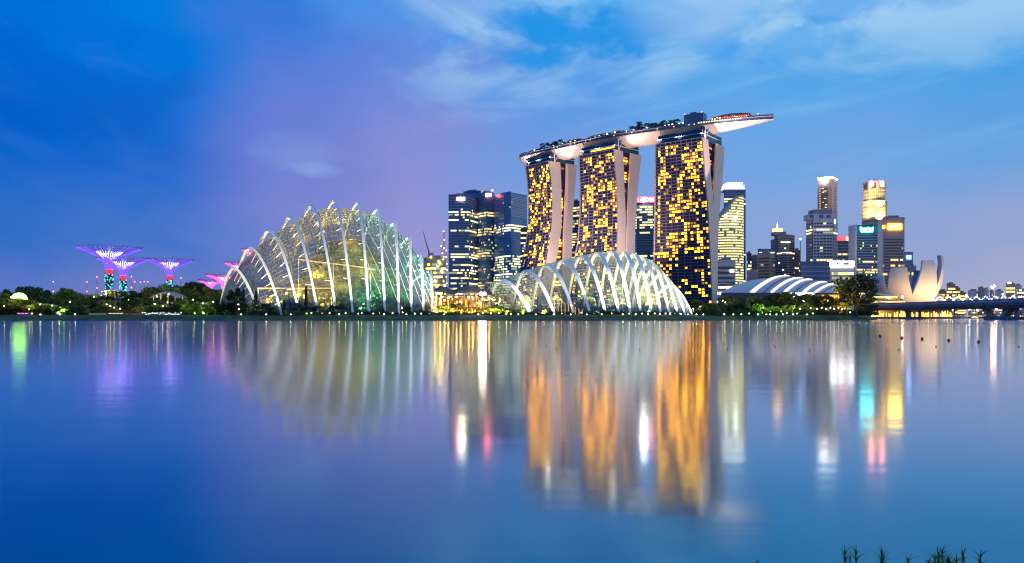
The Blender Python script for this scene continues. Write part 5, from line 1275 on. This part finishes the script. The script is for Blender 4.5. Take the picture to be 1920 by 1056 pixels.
# ------------------------------------------------------------------ small garden buildings
def green_dome():  # added glowing dome in place of green-lit foliage
    c = PX(36, 470); r = thing('green_glow_dome', 'added dome whose green glow stands for lit foliage among the left trees', 'glowing dome', c); b = MB()
    b.lathe((c.x, c.y, LZ), [(4.6, 0), (4.6, 8), (4.3, 10.2), (3.4, 12.0), (2.0, 13.2), (0.1, 13.7)], 20); b.build('shell', emit('dome_glow_green', (.40, 1.0, .10), 11.0), r, True)
    b = MB()
    for k in range(10):
        a = 6.283 * k / 10; b.tube([(c.x + q * math.cos(a), c.y + q * math.sin(a), LZ + z) for q, z in ((4.7, 0), (4.7, 8), (4.4, 10.3), (3.5, 12.1), (2.1, 13.3), (.2, 13.8))], .16, 4, False)
    b.build('ribs', M_WHITE, r)
green_dome()
def canopy(px0, px1, ytop, yedge, Y, label, mat, lamp=None, n=12, sag=.0):
    c = PX((px0 + px1) / 2, Y); r = thing('canopy_roof', label, 'canopy', c); b = MB(); rows = []
    for i in range(n + 1):
        u = i / n; x = px0 + (px1 - px0) * u; y = yedge - (yedge - ytop) * math.sin(math.pi * (.12 + .76 * u)); q = P(x, y, Y)
        rows.append([q + Vector((0, -6, -1.2)), q, q + Vector((0, 7, -.6)), q + Vector((0, 7, -1.0)), q + Vector((0, 0, -.45)), q + Vector((0, -6, -1.5))])
    b.grid(rows, close_u=True); b.face(rows[0]); b.face(rows[-1]); b.build('roof', mat, r)
    for i in range(0, n + 1, 3):
        q = rows[i][4]
        b = MB(); b.tube([(q.x, q.y, LZ - .3), (q.x, q.y, q.z)], .25, 6); b.build('post', M_WHITE, r)
    if lamp:
        for i in range(2, n, 5):
            q = rows[i][4]; b = MB(); b.ball(q + Vector((0, -2, -1.4)), .3, 6, 4); b.build('lamp', lamp, r)
    return r
canopy(199, 231, 541, 546, 510, 'flat pale canopy roof between the steel tree trunks', C_PALE)
canopy(288, 342, 546, 561, 470, 'long sweeping pale canopy sloping to the right among the left trees', C_GREY, M_PATH)
def kiosk(px0, px1, y, Y, label, col, k):
    c = PX((px0 + px1) / 2, Y); w = (px1 - px0) / F * Y; r = thing('kiosk', label, 'kiosk', c, 'lit kiosks on the left lawn'); z = ZAT(y, Y)
    b = MB(); b.box((c.x, c.y + 1.5, LZ - .2), w, 3, z - LZ); b.build('cabin', C_GREY, r)
    b = MB(); b.box((c.x, c.y + 1.2, z - .25), w + 1, 4.4, .35); b.build('roof', C_DARK, r)
    n = max(2, int(w / 1.8))
    for i in range(n):
        x = c.x - w / 2 + w * (i + .5) / n; b = MB(); b.face([(x - w / n * .36, c.y - .06, LZ + .6), (x + w / n * .36, c.y - .06, LZ + .6), (x + w / n * .36, c.y - .06, z - .6), (x - w / n * .36, c.y - .06, z - .6)]); b.build('lit_window', emit('kiosk_' + k, col, 1.5), r)
kiosk(32, 53, 585, 420, 'pink-lit low kiosk at the left lawn edge', (1, .25, .8), 'pink')
kiosk(104, 118, 586, 420, 'amber-lit kiosk between two lawn lamps', (1, .55, .15), 'amber')
kiosk(166, 200, 587, 422, 'long cream-lit kiosk left of the steel trees', (1, .8, .5), 'cream')
kiosk(203, 232, 585, 422, 'yellow-lit kiosk below the steel trees', (1, .65, .2), 'yellow')
kiosk(234, 263, 587, 422, 'red-lit kiosk right of the steel trees', (1, .25, .12), 'red')
rng = random.Random(31)
for i in range(22):
    x = 268 + i * 3.4 + rng.uniform(-1, 1); p = P(x, rng.uniform(586, 591), rng.uniform(412, 420)); p.z = max(p.z, LZ + .3)
    glow_lamp('%s tiny white light from the left on the dark lawn edge' % nth(i), p, .13, emit('tiny_white', (.85, .95, 1), 14), 'tiny white lights on the left lawn')

def pavilion():
    Y = 440; r = thing('timber_pavilion', 'timber pavilion with folded brown roof glowing orange between the conservatories', 'pavilion', PX(868, Y)); rf = pbr('timber_roof', (.11, .06, .045), .7, var=.2)
    top = [(814, 542), (826, 536), (838, 538), (850, 545), (862, 538), (880, 536), (898, 540), (922, 547)]
    eave = [(812, 548), (826, 545), (838, 549), (850, 552), (862, 546), (880, 547), (900, 551), (924, 556)]
    b = MB(); rows = []
    for (a, c) in zip(top, eave):
        f = P(c[0], c[1], Y - 9); t = P(a[0], a[1], Y + 4); k = P(a[0], a[1] + 3, Y + 22)
        rows.append([f, t, k, k - Vector((0, 0, .6)), t - Vector((0, 0, .8)), f - Vector((0, 0, .5))])
    b.grid(rows, close_u=True); b.face(rows[0]); b.face(rows[-1]); b.build('roof', rf, r)
    tm = pbr('timber_post', (.40, .22, .09), .7)
    for x in (818, 827, 838, 849, 860, 871, 882, 893, 904, 915):
        b = MB(); q = PX(x, Y - 5); zt = ZAT(553, Y - 9); b.tube([q - Vector((0, 0, .4)), (q.x, q.y, zt + .6)], .36, 6); b.build('post', tm, r)
    b = MB(); q0, q1 = PX(814, Y + 12), PX(922, Y + 12); b.bar((q0.x, q0.y, LZ + 5.2), (q1.x, q1.y, LZ + 5.2), .5, 10.4); b.build('rear_wall', pbr('timber_wall', (.36, .20, .09), .75, var=.3, vscale=.4), r)
    for k in range(26):
        x = 816 + k * 4.1; b = MB(); q = PX(x, Y + 11.5); h = rng.uniform(4, 9); b.face([(q.x - .42, q.y, LZ + 1), (q.x + .42, q.y, LZ + 1), (q.x + .42, q.y, LZ + h), (q.x - .42, q.y, LZ + h)]); b.build('lit_window', rng.choice((M_ORANGE, emit('pav_gold', (1, .62, .14), 2.2))), r)
    b = MB(); b.bar(PX(814, Y - 3) + Vector((0, 0, 4.6)), PX(920, Y - 3) + Vector((0, 0, 4.6)), 6, .35); b.build('terrace_floor', tm, r)
    for k in range(14):
        b = MB(); p = P(818 + k * 7.6, rng.uniform(556, 570), Y + rng.uniform(-2, 6)); b.ball(p, .3, 8, 5); b.build('hanging_lamp', M_AMBER, r)
        b = MB(); b.tube([p, (p.x, p.y, ZAT(549, Y - 9))], .05, 3); b.build('lamp_cord', C_DARK, r)
pavilion()
r = thing('floodlight_mast', 'dazzling white floodlight on a mast at the left end of the low conservatory', 'floodlight', PX(905, 425))
b = MB(); b.tube([PX(905, 425) - Vector((0, 0, .4)), P(905, 556, 425)], [.35, .22], 8); b.build('mast', C_GREY, r)
for k in (-1, 0, 1):
    b = MB(); b.ball(P(905 + k * 3.4, 551.5 - abs(k) * .6, 424), .85, 10, 6); b.build('lamp', emit('mast_dazzle', (1.0, .93, .80), 300), r)
b = MB(); b.bar(P(900, 553.5, 424.6), P(910, 553.5, 424.6), .4, .4); b.build('crossbar', C_GREY, r)
# amber planting bed posts near the entrance of the low conservatory
r = thing('entrance_arbour', 'orange-lit curved arbour in front of the low conservatory', 'arbour', PX(1070, 404))
for k in range(9):
    a, c = P(1040 + k * 6.5, 560 + k * 2.7, 404), PX(1040 + k * 6.5, 404); b = MB(); b.tube([c, a, a + Vector((0, 4, -.5))], .13, 4); b.build('hoop', emit('arbour_glow', (1, .55, .08), 1.4), r)
# ------------------------------------------------------------------ vaulted exhibition roof
def expo():
    Y = 700; r = thing('vaulted_hall', 'low vaulted hall roof with curved glowing white ribs right of the hotel', 'hall', PX(1465, Y + 30))
    fl = [1352, 1412, 1448, 1471, 1508, 1529, 1556, 1580]; tp = [(1436, 524), (1478, 517.5), (1504, 522), (1521, 524.5), (1549, 529.5), (1571, 533), (1582, 540), (1590, 546)]
    D = 60
    def pt(u, s, lift=0.0):
        x = np.interp(u, range(8), fl); q = PX(x, Y, 0); i = np.interp(u, range(8), [t[0] for t in tp]); j = np.interp(u, range(8), [t[1] for t in tp]); a = P(i, j, Y + D)
        z0 = ZAT(549, Y); v = q.lerp(Vector((a.x, a.y, 0)), s); v.z = z0 + (a.z - z0) * math.sin(s * math.pi / 2) ** .9 + lift; return v
    us = [i / 6 for i in range(43)]; ss = [i / 16 for i in range(17)]
    b = MB(); b.grid([[pt(u, s) for s in ss] for u in us]); b.grid([[pt(u, 1), pt(u, 1) + Vector((0, 25, -3)), Vector((pt(u, 1).x, Y + D + 60, LZ))] for u in us]); b.build('roof_shell', pbr('zinc_roof', (.30, .32, .42), .35, .4), r, True)
    b = MB(); b.grid([[pt(u, 0), Vector((pt(u, 0).x, pt(u, 0).y + 2, LZ - .3))] for u in us]); b.build('front_wall', C_DARK, r)
    for u in (1, 2, 3, 4, 5):
        b = MB(); rows = []
        for s in ss: rows.append([pt(u - .10, s, .3), pt(u + .10, s, .3), pt(u + .10, s, .9), pt(u - .10, s, .9)])
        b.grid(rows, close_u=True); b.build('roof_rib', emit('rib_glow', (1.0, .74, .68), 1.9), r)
    for u in (1.55, 3.5, 5.5):
        b = MB(); rows = [[pt(u - .03, s, .1), pt(u + .03, s, .1), pt(u + .03, s, .5), pt(u - .03, s, .5)] for s in ss]; b.grid(rows, close_u=True); b.build('roof_seam', C_DARK, r)
    for k in range(10):
        b = MB(); q = PX(1540 + k * 3.6, Y - 1); b.face([(q.x - .6, q.y, LZ + 1), (q.x + .6, q.y, LZ + 1), (q.x + .6, q.y, ZAT(553, Y)), (q.x - .6, q.y, ZAT(553, Y))]); b.build('lit_window', M_ORANGE, r)
expo()

# ------------------------------------------------------------------ lotus-shaped museum
def lotus():
    Y = 800; c = PX(1697, Y + 20, 0); r = thing('lotus_building', 'pale lotus-shaped building with curved petals lit gold from below', 'museum', (c.x, c.y, LZ))
    M_PET = pbr('petal_panel', (.72, .64, .55), .5, var=.05, vscale=.05); M_IN_ = pbr('petal_inside', (.28, .30, .40), .4)
    # azimuth, reach, tip height, tip half width, belly half width
    for (az, R, H, wt, wb) in ((202, 43, 42, 9, 14), (-126, 38, 50, 7.6, 12.5), (-82, 38, 57, 6.0, 13.5), (-38, 36, 63, 5.2, 11.5), (35, 34, 50, 7, 12), (80, 32, 44, 7, 12), (130, 34, 38, 7, 12), (165, 32, 36, 8, 13)):
        a = math.radians(az); d = Vector((math.cos(a), math.sin(a), 0)); sd = Vector((-d.y, d.x, 0)); outer = []; inner = []; n = 16
        for i in range(n + 1):
            t = i / n; ph = t * math.pi / 2 * 1.06
            rad = 5 + (R - 5) * math.sin(min(ph, math.pi / 2)) ** .92 - max(0, t - .90) * 14; z = LZ + 6 + (H - 6) * (1 - math.cos(ph)) / (1 - math.cos(math.pi / 2 * 1.06))
            w = np.interp(t, [0, .35, .6, 1], [wb * .75, wb, wb * .93, wt]); th = np.interp(t, [0, .3, 1], [3, 5.5, 4.2]); rowo = []; rowi = []
            for k in (-1, -.5, 0, .5, 1):
                bulge = (1 - k * k) * w * .16
                rowo.append(c + d * (rad + bulge) + sd * (w * k) + Vector((0, 0, z)))
                rowi.append(c + d * (rad - th * (0.9 if t > .4 else .6)) + sd * (w * .86 * k) + Vector((0, 0, z + th * .75 * (1 - t))))
            outer.append(rowo); inner.append(rowi)
        b = MB(); b.grid(outer); b.build('petal', M_PET, r, True)
        b = MB(); b.grid(inner); b.grid([[o[0], i_[0]] for o, i_ in zip(outer, inner)]); b.grid([[o[-1], i_[-1]] for o, i_ in zip(outer, inner)]); b.build('petal_lining', M_IN_, r)
        b = MB(); b.grid([outer[-1], inner[-1]]); b.build('petal_tip', pbr('skylight', (.5, .48, .45), .4), r)
    b = MB(); b.lathe((c.x, c.y, LZ - .3), [(16, 0), (13, 6), (11, 9)], 24); b.build('base', M_PET, r)
    GOLDL = (1.0, .66, .20)
    for i, (x, y, z, tx, ty, e) in enumerate(((1636, 768, 19, -34, 34, 3.5e4), (1664, 764, 19, -20, 56, 1.7e4), (1690, 764, 19, -8, 60, 1.7e4), (1722, 760, LZ, 8, 60, 3.4e4), (1744, 760, LZ, 20, 60, 4.4e4), (1776, 764, LZ, 34, 54, 7e4), (1796, 780, LZ, 40, 46, 9e4))):
        loc = PX(x, y, z); tgt = c + Vector((tx, -24, ty)); warm = (1.0, .60, .16) if i < 3 else (1.0, .70, .36)
        flood('%s floodlight from the left at the foot of the lotus building' % nth(i), loc, tgt, e, 130, warm, 1.2, 1.0, blend=1, group='floodlights at the lotus building')
    b = MB(); b.prism([PX(1640, 757, 0), PX(1800, 757, 0), PX(1815, 880, 0), PX(1640, 880, 0)], -.6, LZ - .02); kind(b.build('pavement', pbr('plaza_paving', (.3, .27, .22), .8, var=.15), None), 'structure')
    # low stepped plaza and shell roofs on its left
    rr = thing('plaza_terrace', 'gold-lit stepped terrace with swept roofs left of the lotus building', 'terrace', PX(1655, 790)); GP = pbr('terrace_stone', (.60, .46, .22), .7)
    for k, (y0, y1, xa, xb, dep) in enumerate(((590, 574, 1628, 1716, 758.5), (574, 565, 1632, 1700, 762), (565, 556, 1630, 1685, 765))):
        a, q = PX(xa, dep, 0), PX(xb, dep, 0); b = MB(); zz = ZAT(y1, dep); b.hexa([(a.x, dep, LZ - .4), (q.x, dep, LZ - .4), (q.x, dep + 6, LZ - .4), (a.x, dep + 6, LZ - .4), (a.x, dep, zz), (q.x, dep, zz), (q.x, dep + 6, zz), (a.x, dep + 6, zz)]); b.build('step', GP, rr)
        for j in range(int((xb - xa) / 3.0)):
            x = xa + 1 + j * 3.0; b = MB(); b.ball(P(x, y1 + (.9 if k else 1.6), dep - .8), .55, 6, 4); b.build('step_lamp', emit('step_amber', (1, .58, .10), 5), rr)
    for k in range(3):
        b = MB(); rows = []
        for i in range(9):
            u = i / 8; x = 1622 + 58 * u; y = 543 + k * 7 + 12 * u + 4 * math.sin(u * 3.1); q = P(x, y, 772 - k * 8); rows.append([q, q + Vector((0, 9, 2.4)), q + Vector((0, 9, 1.9)), q + Vector((0, 0, -.4))])
        b.grid(rows, close_u=True); b.build('swept_roof', M_PET, rr, True)
    flood('floodlight glowing gold at the stepped terrace', PX(1640, 735), P(1655, 560, 775), 2.6e4, 120, (1, .66, .2), 1.2, 1.0, blend=1)
    b = MB(); q = P(1692, 557, 745); b.tube([PX(1692, 745), q], .3, 5); b.build('lamp_post', C_GREY, rr); b = MB(); b.ball(q, 1.0, 8, 5); b.build('lamp', emit('plaza_lamp', (1, .9, .7), 30), rr)
lotus()

def arcade():
    Y = 742; r = thing('waterfront_arcade', 'low waterfront arcade glowing gold under the bridge', 'arcade', PX(1690, Y)); a, q = PX(1636, Y, 0), PX(1790, Y, 0)
    b = MB(); b.bar((a.x, Y + 8, LZ + 3.4), (q.x, Y + 8, LZ + 3.4), 8, 6.8); b.build('hall', pbr('arcade_wall', (.45, .28, .10), .8), r)
    b = MB(); b.bar((a.x, Y + 4, .9), (q.x, Y + 4, .9), 22, 1.5); b.build('quay', C_GREY, r)
    n = 60
    for k in range(n):
        x0 = a.x + (q.x - a.x) * (k + .22) / n; x1 = a.x + (q.x - a.x) * (k + .78) / n; h = random.Random(k).uniform(2.4, 5.8); b = MB(); b.face([(x0, Y + 3.9, 2.2), (x1, Y + 3.9, 2.2), (x1, Y + 3.9, 2.2 + h), (x0, Y + 3.9, 2.2 + h)])
        b.build('lit_bay', random.Random(k * 3).choice((emit('bay_gold', (1, .58, .07), 6), emit('bay_amber', (1, .42, .04), 4.5), emit('bay_dim', (.7, .35, .06), .8), emit('bay_cream', (1, .85, .5), 2.0))), r)
    b = MB(); b.bar((a.x, Y + 2.5, LZ + 6.6), (q.x, Y + 2.5, LZ + 6.6), 5, .5); b.build('roof_edge', C_PINK, r)
arcade()

# ------------------------------------------------------------------ bridge
def bridge():
    r = thing('road_bridge', 'long dark road bridge on V-shaped and single piers at the right edge', 'bridge', PX(1800, 580, 0)); M_B = pbr('bridge_concrete_warmlit', (.62, .38, .30), .8, var=.2, vscale=.08); M_BD = pbr('bridge_underside', (.40, .25, .20), .85)  # warm street light on the concrete is put into its brown colour
    def dk(px):
        Y = np.interp(px, [1560, 1640, 1920, 2400], [728, 676, 502, 380]); return PX(px, Y, 0)
    xs = list(range(1618, 2300, 20)); ZT = 13.0
    def sec(px, prof):
        q = dk(px); t = (dk(px + 5) - dk(px - 5)).normalized(); n = Vector((t.y, -t.x, 0)); 
        return [q + n * o + Vector((0, 0, z)) for o, z in prof]
    b = MB(); b.grid([sec(x, ((7, ZT), (7.4, ZT - 1.2), (6.2, ZT - 3.4), (-6.2, ZT - 3.4), (-7.4, ZT - 1.2), (-7, ZT))) for x in xs], close_u=True); b.build('deck', M_B, r)
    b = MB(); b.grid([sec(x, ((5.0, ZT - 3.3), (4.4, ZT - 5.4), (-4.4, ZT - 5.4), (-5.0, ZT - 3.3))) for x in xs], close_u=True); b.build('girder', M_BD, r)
    b = MB(); b.grid([sec(x, ((6.8, ZT + 1.0), (6.95, ZT + 1.0), (6.95, ZT - .3), (6.8, ZT - .3))) for x in xs], close_u=True); b.build('parapet', pbr('bridge_parapet', (.40, .30, .26), .7), r)
    for px in (1705, 1737, 1763, 1905, 1928, 1980):
        q = dk(px) + (Vector((0, 30, 0)) if px in (1737, 1763) else Vector((0, 12, 0)) if px > 1900 else Vector((0, 0, 0))); b = MB(); b.tube([(q.x, q.y, -.5), (q.x, q.y, ZT - 5.2)], [1.3, 1.3], 10); p = b.build('pier', M_B, r)
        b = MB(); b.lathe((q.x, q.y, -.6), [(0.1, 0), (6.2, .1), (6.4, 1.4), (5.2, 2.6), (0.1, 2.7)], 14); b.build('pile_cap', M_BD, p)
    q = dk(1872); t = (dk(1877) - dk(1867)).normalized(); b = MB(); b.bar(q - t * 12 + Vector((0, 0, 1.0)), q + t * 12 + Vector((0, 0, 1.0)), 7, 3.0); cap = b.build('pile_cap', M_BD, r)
    for s in (-1, 1):
        b = MB(); b.bar(q + t * (6.5 * s) + Vector((0, 0, 1.6)), q + t * (15.5 * s) + Vector((0, 0, ZT - 5.0)), 4.5, 2.2); b.build('v_leg', M_B, r)
    # the second, parallel carriageway just behind
    def sec2(x, prof): return [p + Vector((9, 22, -.4)) for p in sec(x, prof)]
    b = MB(); b.grid([sec2(x, ((7, ZT), (7.2, ZT - 1.2), (5.5, ZT - 4.6), (-5.5, ZT - 4.6), (-7.2, ZT - 1.2), (-7, ZT))) for x in xs], close_u=True); b.build('rear_deck', M_B, r)
bridge()

# light-hung footbridge behind, with coloured lamps
def footbridge():
    r = thing('footbridge', 'footbridge strung with white and blue lights behind the road bridge', 'footbridge', PX(1830, 980, 0)); rng = random.Random(2); Y = 980
    b = MB(); b.bar(P(1715, 566, Y), P(2050, 562, Y), 6, .8); b.build('deck', C_GREY, r)
    b = MB(); pa = []; pb = []
    for i in range(160):
        x = 1715 + i * 1.5; c = 560.5 - .010 * (x - 1715); pa.append(P(x, c + 3.4 * math.sin(i * .55), Y) + Vector((0, 4 * math.cos(i * .55), 0))); pb.append(P(x, c - 3.4 * math.sin(i * .55), Y) + Vector((0, -4 * math.cos(i * .55), 0)))
    b.tube(pa, .22, 4); b.tube(pb, .22, 4); b.build('helix_tubes', pbr('tube_steel', (.35, .36, .4), .3, .7), r)
    for i in range(80):
        x = 1716 + i * 2.7 + rng.uniform(-.6, .6); q = P(x, 560.5 - .010 * (x - 1715) + 3.3 * math.sin((x - 1715) / 1.5 * .55), Y - 4.5); b = MB(); b.ball(q, rng.uniform(.55, .95), 6, 4)
        b.build('lamp', rng.choice((emit('fb_white', (1, .95, .9), 8), emit('fb_blue', (.25, .55, 1), 7), emit('fb_cyan', (.3, .9, 1), 6), emit('fb_violet', (.6, .3, 1), 6)) if x > 1790 else (emit('fb_white', (1, .95, .9), 8), emit('fb_gold', (1, .75, .35), 8))), r)
    for px in (1730, 1790, 1850, 1910):
        q = PX(px, Y, 0); b = MB(); b.tube([(q.x, q.y, -.5), (q.x, q.y, ZAT(566, Y))], 1.0, 8); b.build('pier', C_GREY, r)
footbridge()
r = thing('light_mast', 'tall twin-headed lamp mast glowing orange beyond the bridge', 'lamp mast', PX(1862, 900, 0)); b = MB(); b.tube([PX(1862, 900, -.5), P(1862, 537.5, 900)], [.5, .3], 6); b.build('mast', pbr('mast_pink', (.45, .3, .28), .6), r)
b = MB(); b.bar(P(1859, 538.5, 900), P(1865, 536.5, 900), .4, .4); b.build('arm', C_GREY, r)
for x, y in ((1859.5, 538.5), (1864.5, 536.5)):
    b = MB(); b.ball(P(x, y, 899), 1.1, 8, 5); b.build('lamp', emit('mast_orange', (1, .55, .28), 110), r)
for i, (x, y, c) in enumerate(((1812, 553, (1, .95, .6)), (1880, 552, (1, .95, .9)), (1901, 594, (1, .95, .85)), (1868, 579, (1, .9, .7)), (1818, 579, (1, .8, .5)), (1851, 579, (1, .85, .6)), (1833, 582, (1, .6, .2)), (1785, 581, (1, .6, .2)))):
    Y = 1150 if y < 570 else 830
    p = P(x, y, Y); glow_lamp('%s bright quay lamp beyond the road bridge, counting along the bay' % nth(i), p, 1.0, emit('quay_%d' % i, c, 26), 'quay lamps across the bay', base=0.0)
# far promenade lights and boats under the bridge
def boat(px, y, Y, Lpx, label, hullc, strip):
    c = PX(px, Y, 0); L = Lpx / F * Y; r = thing('boat', label, 'boat', c, 'boats moored under the bridge'); b = MB(); rows = []
    for i in range(9):
        u = -1 + 2 * i / 8; w = 2.2 * (1 - abs(u) ** 3) + .15; rows.append([(c.x + u * L / 2, c.y - w, 1.5 + .4 * u * u), (c.x + u * L / 2 * .94, c.y - w * .7, .2), (c.x + u * L / 2 * .94, c.y, -.3), (c.x + u * L / 2 * .94, c.y + w * .7, .2), (c.x + u * L / 2, c.y + w, 1.5 + .4 * u * u)])
    b.grid(rows); b.grid([[q[0], q[-1]] for q in rows]); b.build('hull', hullc, r)
    b = MB(); b.box((c.x, c.y, 1.5), L * .5, 2.6, 1.9); b.build('cabin', C_PALE, r); b = MB(); b.box((c.x, c.y, 3.4), L * .58, 3.2, .25); b.build('cabin_roof', hullc, r)
    for k in range(5):
        x = c.x - L * .22 + L * .11 * k; b = MB(); b.face([(x - .5, c.y - 1.32, 1.9), (x + .5, c.y - 1.32, 1.9), (x + .5, c.y - 1.32, 2.9), (x - .5, c.y - 1.32, 2.9)]); b.build('window', M_W[0], r)
    b = MB(); b.bar((c.x - L * .45, c.y - 2.0, 1.2), (c.x + L * .45, c.y - 2.0, 1.2), .35, .6); b.build('light_strip', strip, r)
boat(1801, 594, 860, 18, 'moored boat with a bright green light strip', C_PALE, emit('boat_green', (.05, 1, .25), 4))
boat(1780, 594, 850, 12, 'pale moored boat left of the green-lit boat', C_PALE, emit('boat_cream', (1, .9, .6), 1.5))
boat(1826, 594, 900, 14, 'small moored boat right of the green-lit boat, warm lights', C_GREY, emit('boat_amber', (1, .6, .2), 3))
def promenade():
    Y = 1190; r = thing('far_promenade', 'gold-lit far promenade wall seen beneath the bridge', 'promenade', PX(1850, Y)); a, q = PX(1700, Y, 0), PX(1990, Y + 120, 0)
    b = MB(); b.bar((a.x, a.y, 2.6), (q.x, q.y, 2.6), 6, 5.6); b.build('wall', pbr('promenade_wall', (.42, .34, .22), .8), r)
    for k in range(70):
        p = a.lerp(q, (k + .5) / 70); b = MB(); b.face([(p.x - 1.1, p.y - 3.6, 2.4), (p.x + 1.1, p.y - 3.6, 2.4), (p.x + 1.1, p.y - 3.6, 4.6), (p.x - 1.1, p.y - 3.6, 4.6)]); b.build('lit_bay', emit('prom_%d' % (k % 3), ((1, .7, .2), (1, .85, .5), (1, .55, .1))[k % 3], (1.6, 1.4, .9)[k % 3]), r)
        if k % 4 == 0:
            b = MB(); b.ball((p.x, p.y - 2, 9.5), .7, 6, 4); b.build('lamp', M_DECKLAMP, r)
promenade()

# ------------------------------------------------------------------ buoys, floats and the boom on the water
M_BUOY = pbr('buoy_red', (.75, .02, .015), .35)
def buoy_mesh():
    b = MB(); b.lathe((0, 0, -.12), [(.02, 0), (.17, .02), (.24, .14), (.24, .26), (.19, .36), (.1, .42), (.07, .48), (.02, .50)], 18); m1 = b.mesh('float', M_BUOY, (0, 0, 0), True)
    b = MB(); b.lathe((0, 0, -.12), [(.245, .17), (.255, .19), (.255, .23), (.245, .25)], 18); m2 = b.mesh('band', pbr('buoy_band', (.5, .02, .02), .5)); return m1, m2
BM = buoy_mesh()
for i, (x, y) in enumerate(((1650, 629), (1691, 632), (1729, 634), (1779, 637), (1835, 639.5))):
    Y = CAMZ * F / (y + 2.6 - HZ); r = thing('buoy', '%s red buoy from the left on the calm water' % nth(i), 'buoy', PX(x, Y, 0), 'red buoys in a row'); s = 6.2 / F * Y / .5; r.scale = (s * .85, s * .85, s)
    for nm, me in zip(('float', 'band'), BM):
        o = bpy.data.objects.new(nm, me); COL.objects.link(o); o.parent = r
b = MB(); b.lathe((0, 0, 0), [(.01, -.05), (.12, -.03), (.15, .03), (.09, .10), (.01, .12)], 10); FM = b.mesh('float', pbr('float_black', (.01, .01, .012), .5))
for i, (x, y) in enumerate(((252, 653), (423, 654), (568, 654), (723, 654), (735, 648), (882, 655), (1024, 649), (1043, 655), (1199, 656), (1165, 649), (1314, 650), (1364, 656), (1352, 630), (1453, 650), (1518, 657), (1602, 650), (1685, 657), (1755, 651), (1857, 658), (1910, 651))):
    Y = CAMZ * F / (y - HZ); o = bpy.data.objects.new('net_float', FM); COL.objects.link(o); o.location = PX(x, Y, .02); o.scale = (.3, .3, .3)
    tag(o, '%s tiny black float from the left on the open water' % nth(i), 'float', 'black floats on the water')
def boom():
    r = thing('floating_boom', 'thin floating boom line across the water below the bridge', 'boom', PX(1760, 196, 0)); b = MB(); pts = [PX(x, 205 - 12 * (x - 1590) / 340, .03) for x in range(1588, 2000, 12)]; b.tube(pts, .06, 5); b.build('rope', pbr('boom_rope', (.25, .25, .28), .7), r)
    for k, p in enumerate(pts):
        b = MB(); b.tube([p + Vector((-.3, 0, .02)), p + Vector((.3, 0, .02))], .13, 8); b.build('float', pbr('boom_float', (.7, .7, .72), .5), r)
boom()

# ------------------------------------------------------------------ weeds on the near bank
def weeds():
    M_G = foliage('weed_leaf', (.03, .12, .015), (.10, .26, .04), 6.0); rng = random.Random(9)
    def blade(b, base, h, lean, w=.006):
        d = Vector((math.cos(lean[0]), math.sin(lean[0]), 0)); sd = Vector((-d.y, d.x, 0)); n = 5; rows = []
        for i in range(n + 1):
            t = i / n; p = base + d * (lean[1] * t * t * h) + Vector((0, 0, h * (t - .25 * lean[1] * t * t))); rows.append([p - sd * w * (1 - t) ** .7, p + sd * w * (1 - t) ** .7])
        b.grid(rows)
    def tuft(px, ytop, Y, n, label, spread, star):
        base = PX(px, Y, 0); base.z = float(np.interp(Y, [-30, -4, -1, .6, 1.4, 2.2, 3.2], [1, .62, .52, .42, .30, .12, -.3])) - .02; H = ZAT(ytop, Y) - base.z; b = MB(); s = MB()
        for k in range(n):
            o = Vector((rng.gauss(0, spread), rng.gauss(0, spread), 0)); h = (H - .014) * rng.uniform(.965, 1.0); top = base + o + Vector((rng.gauss(0, .014), rng.gauss(0, .02), h)); s.tube([base + o * .7, (base + o).lerp(top, .5) + Vector((rng.gauss(0, .01), 0, 0)), top], [.0022, .0018, .001], 4, False)
            for t in (1.0, .982, .966, .95)[:1 + star // 3]:
                q = (base + o * .85).lerp(top, t)
                for j in range(star + 2): blade(b, q, rng.uniform(.012, .03), (rng.uniform(0, 6.28), rng.uniform(.3, 1.6)), .0015)
            pass
        r = thing('weed_tuft', label, 'weed', base, 'weeds on the near bank'); b.build('leaves', M_G, r); s.build('stems', pbr('weed_stem', (.02, .06, .015), .8), r)
    tuft(1421, 1030, 1.7, 1, 'single thin weed stalk left of the near tufts', .004, 5)
    tuft(1372, 1051, 1.7, 2, 'low grass blade tuft at the bottom edge, leftmost of all', .02, 3)
    tuft(1618, 1043, 1.6, 1, 'lone slanting grass blade just left of the leafy tufts', .01, 2)
    tuft(1668, 1036, 1.6, 5, 'leafy star-shaped weed tuft, left part of the near clump', .035, 9)
    tuft(1688, 1044, 1.5, 5, 'low leafy weed tuft between the two taller tufts', .04, 8)
    tuft(1730, 1040, 1.6, 7, 'broad feathery weed tuft in the middle of the near clump', .05, 9)
    tuft(1767, 1022, 1.7, 4, 'tallest feathery weed rising above the near clump', .02, 8)
    tuft(1782, 1044, 1.6, 5, 'small weed right of the tallest feathery weed', .03, 7)
    tuft(1808, 1048, 1.6, 4, 'low star-leaved weed tuft right of the near clump', .03, 8)
    tuft(1872, 1049, 1.6, 3, 'sparse weed tuft near the bottom right corner', .04, 7)
    tuft(1912, 1049, 1.6, 2, 'weed tuft cut by the right edge of the view', .03, 6)
weeds()
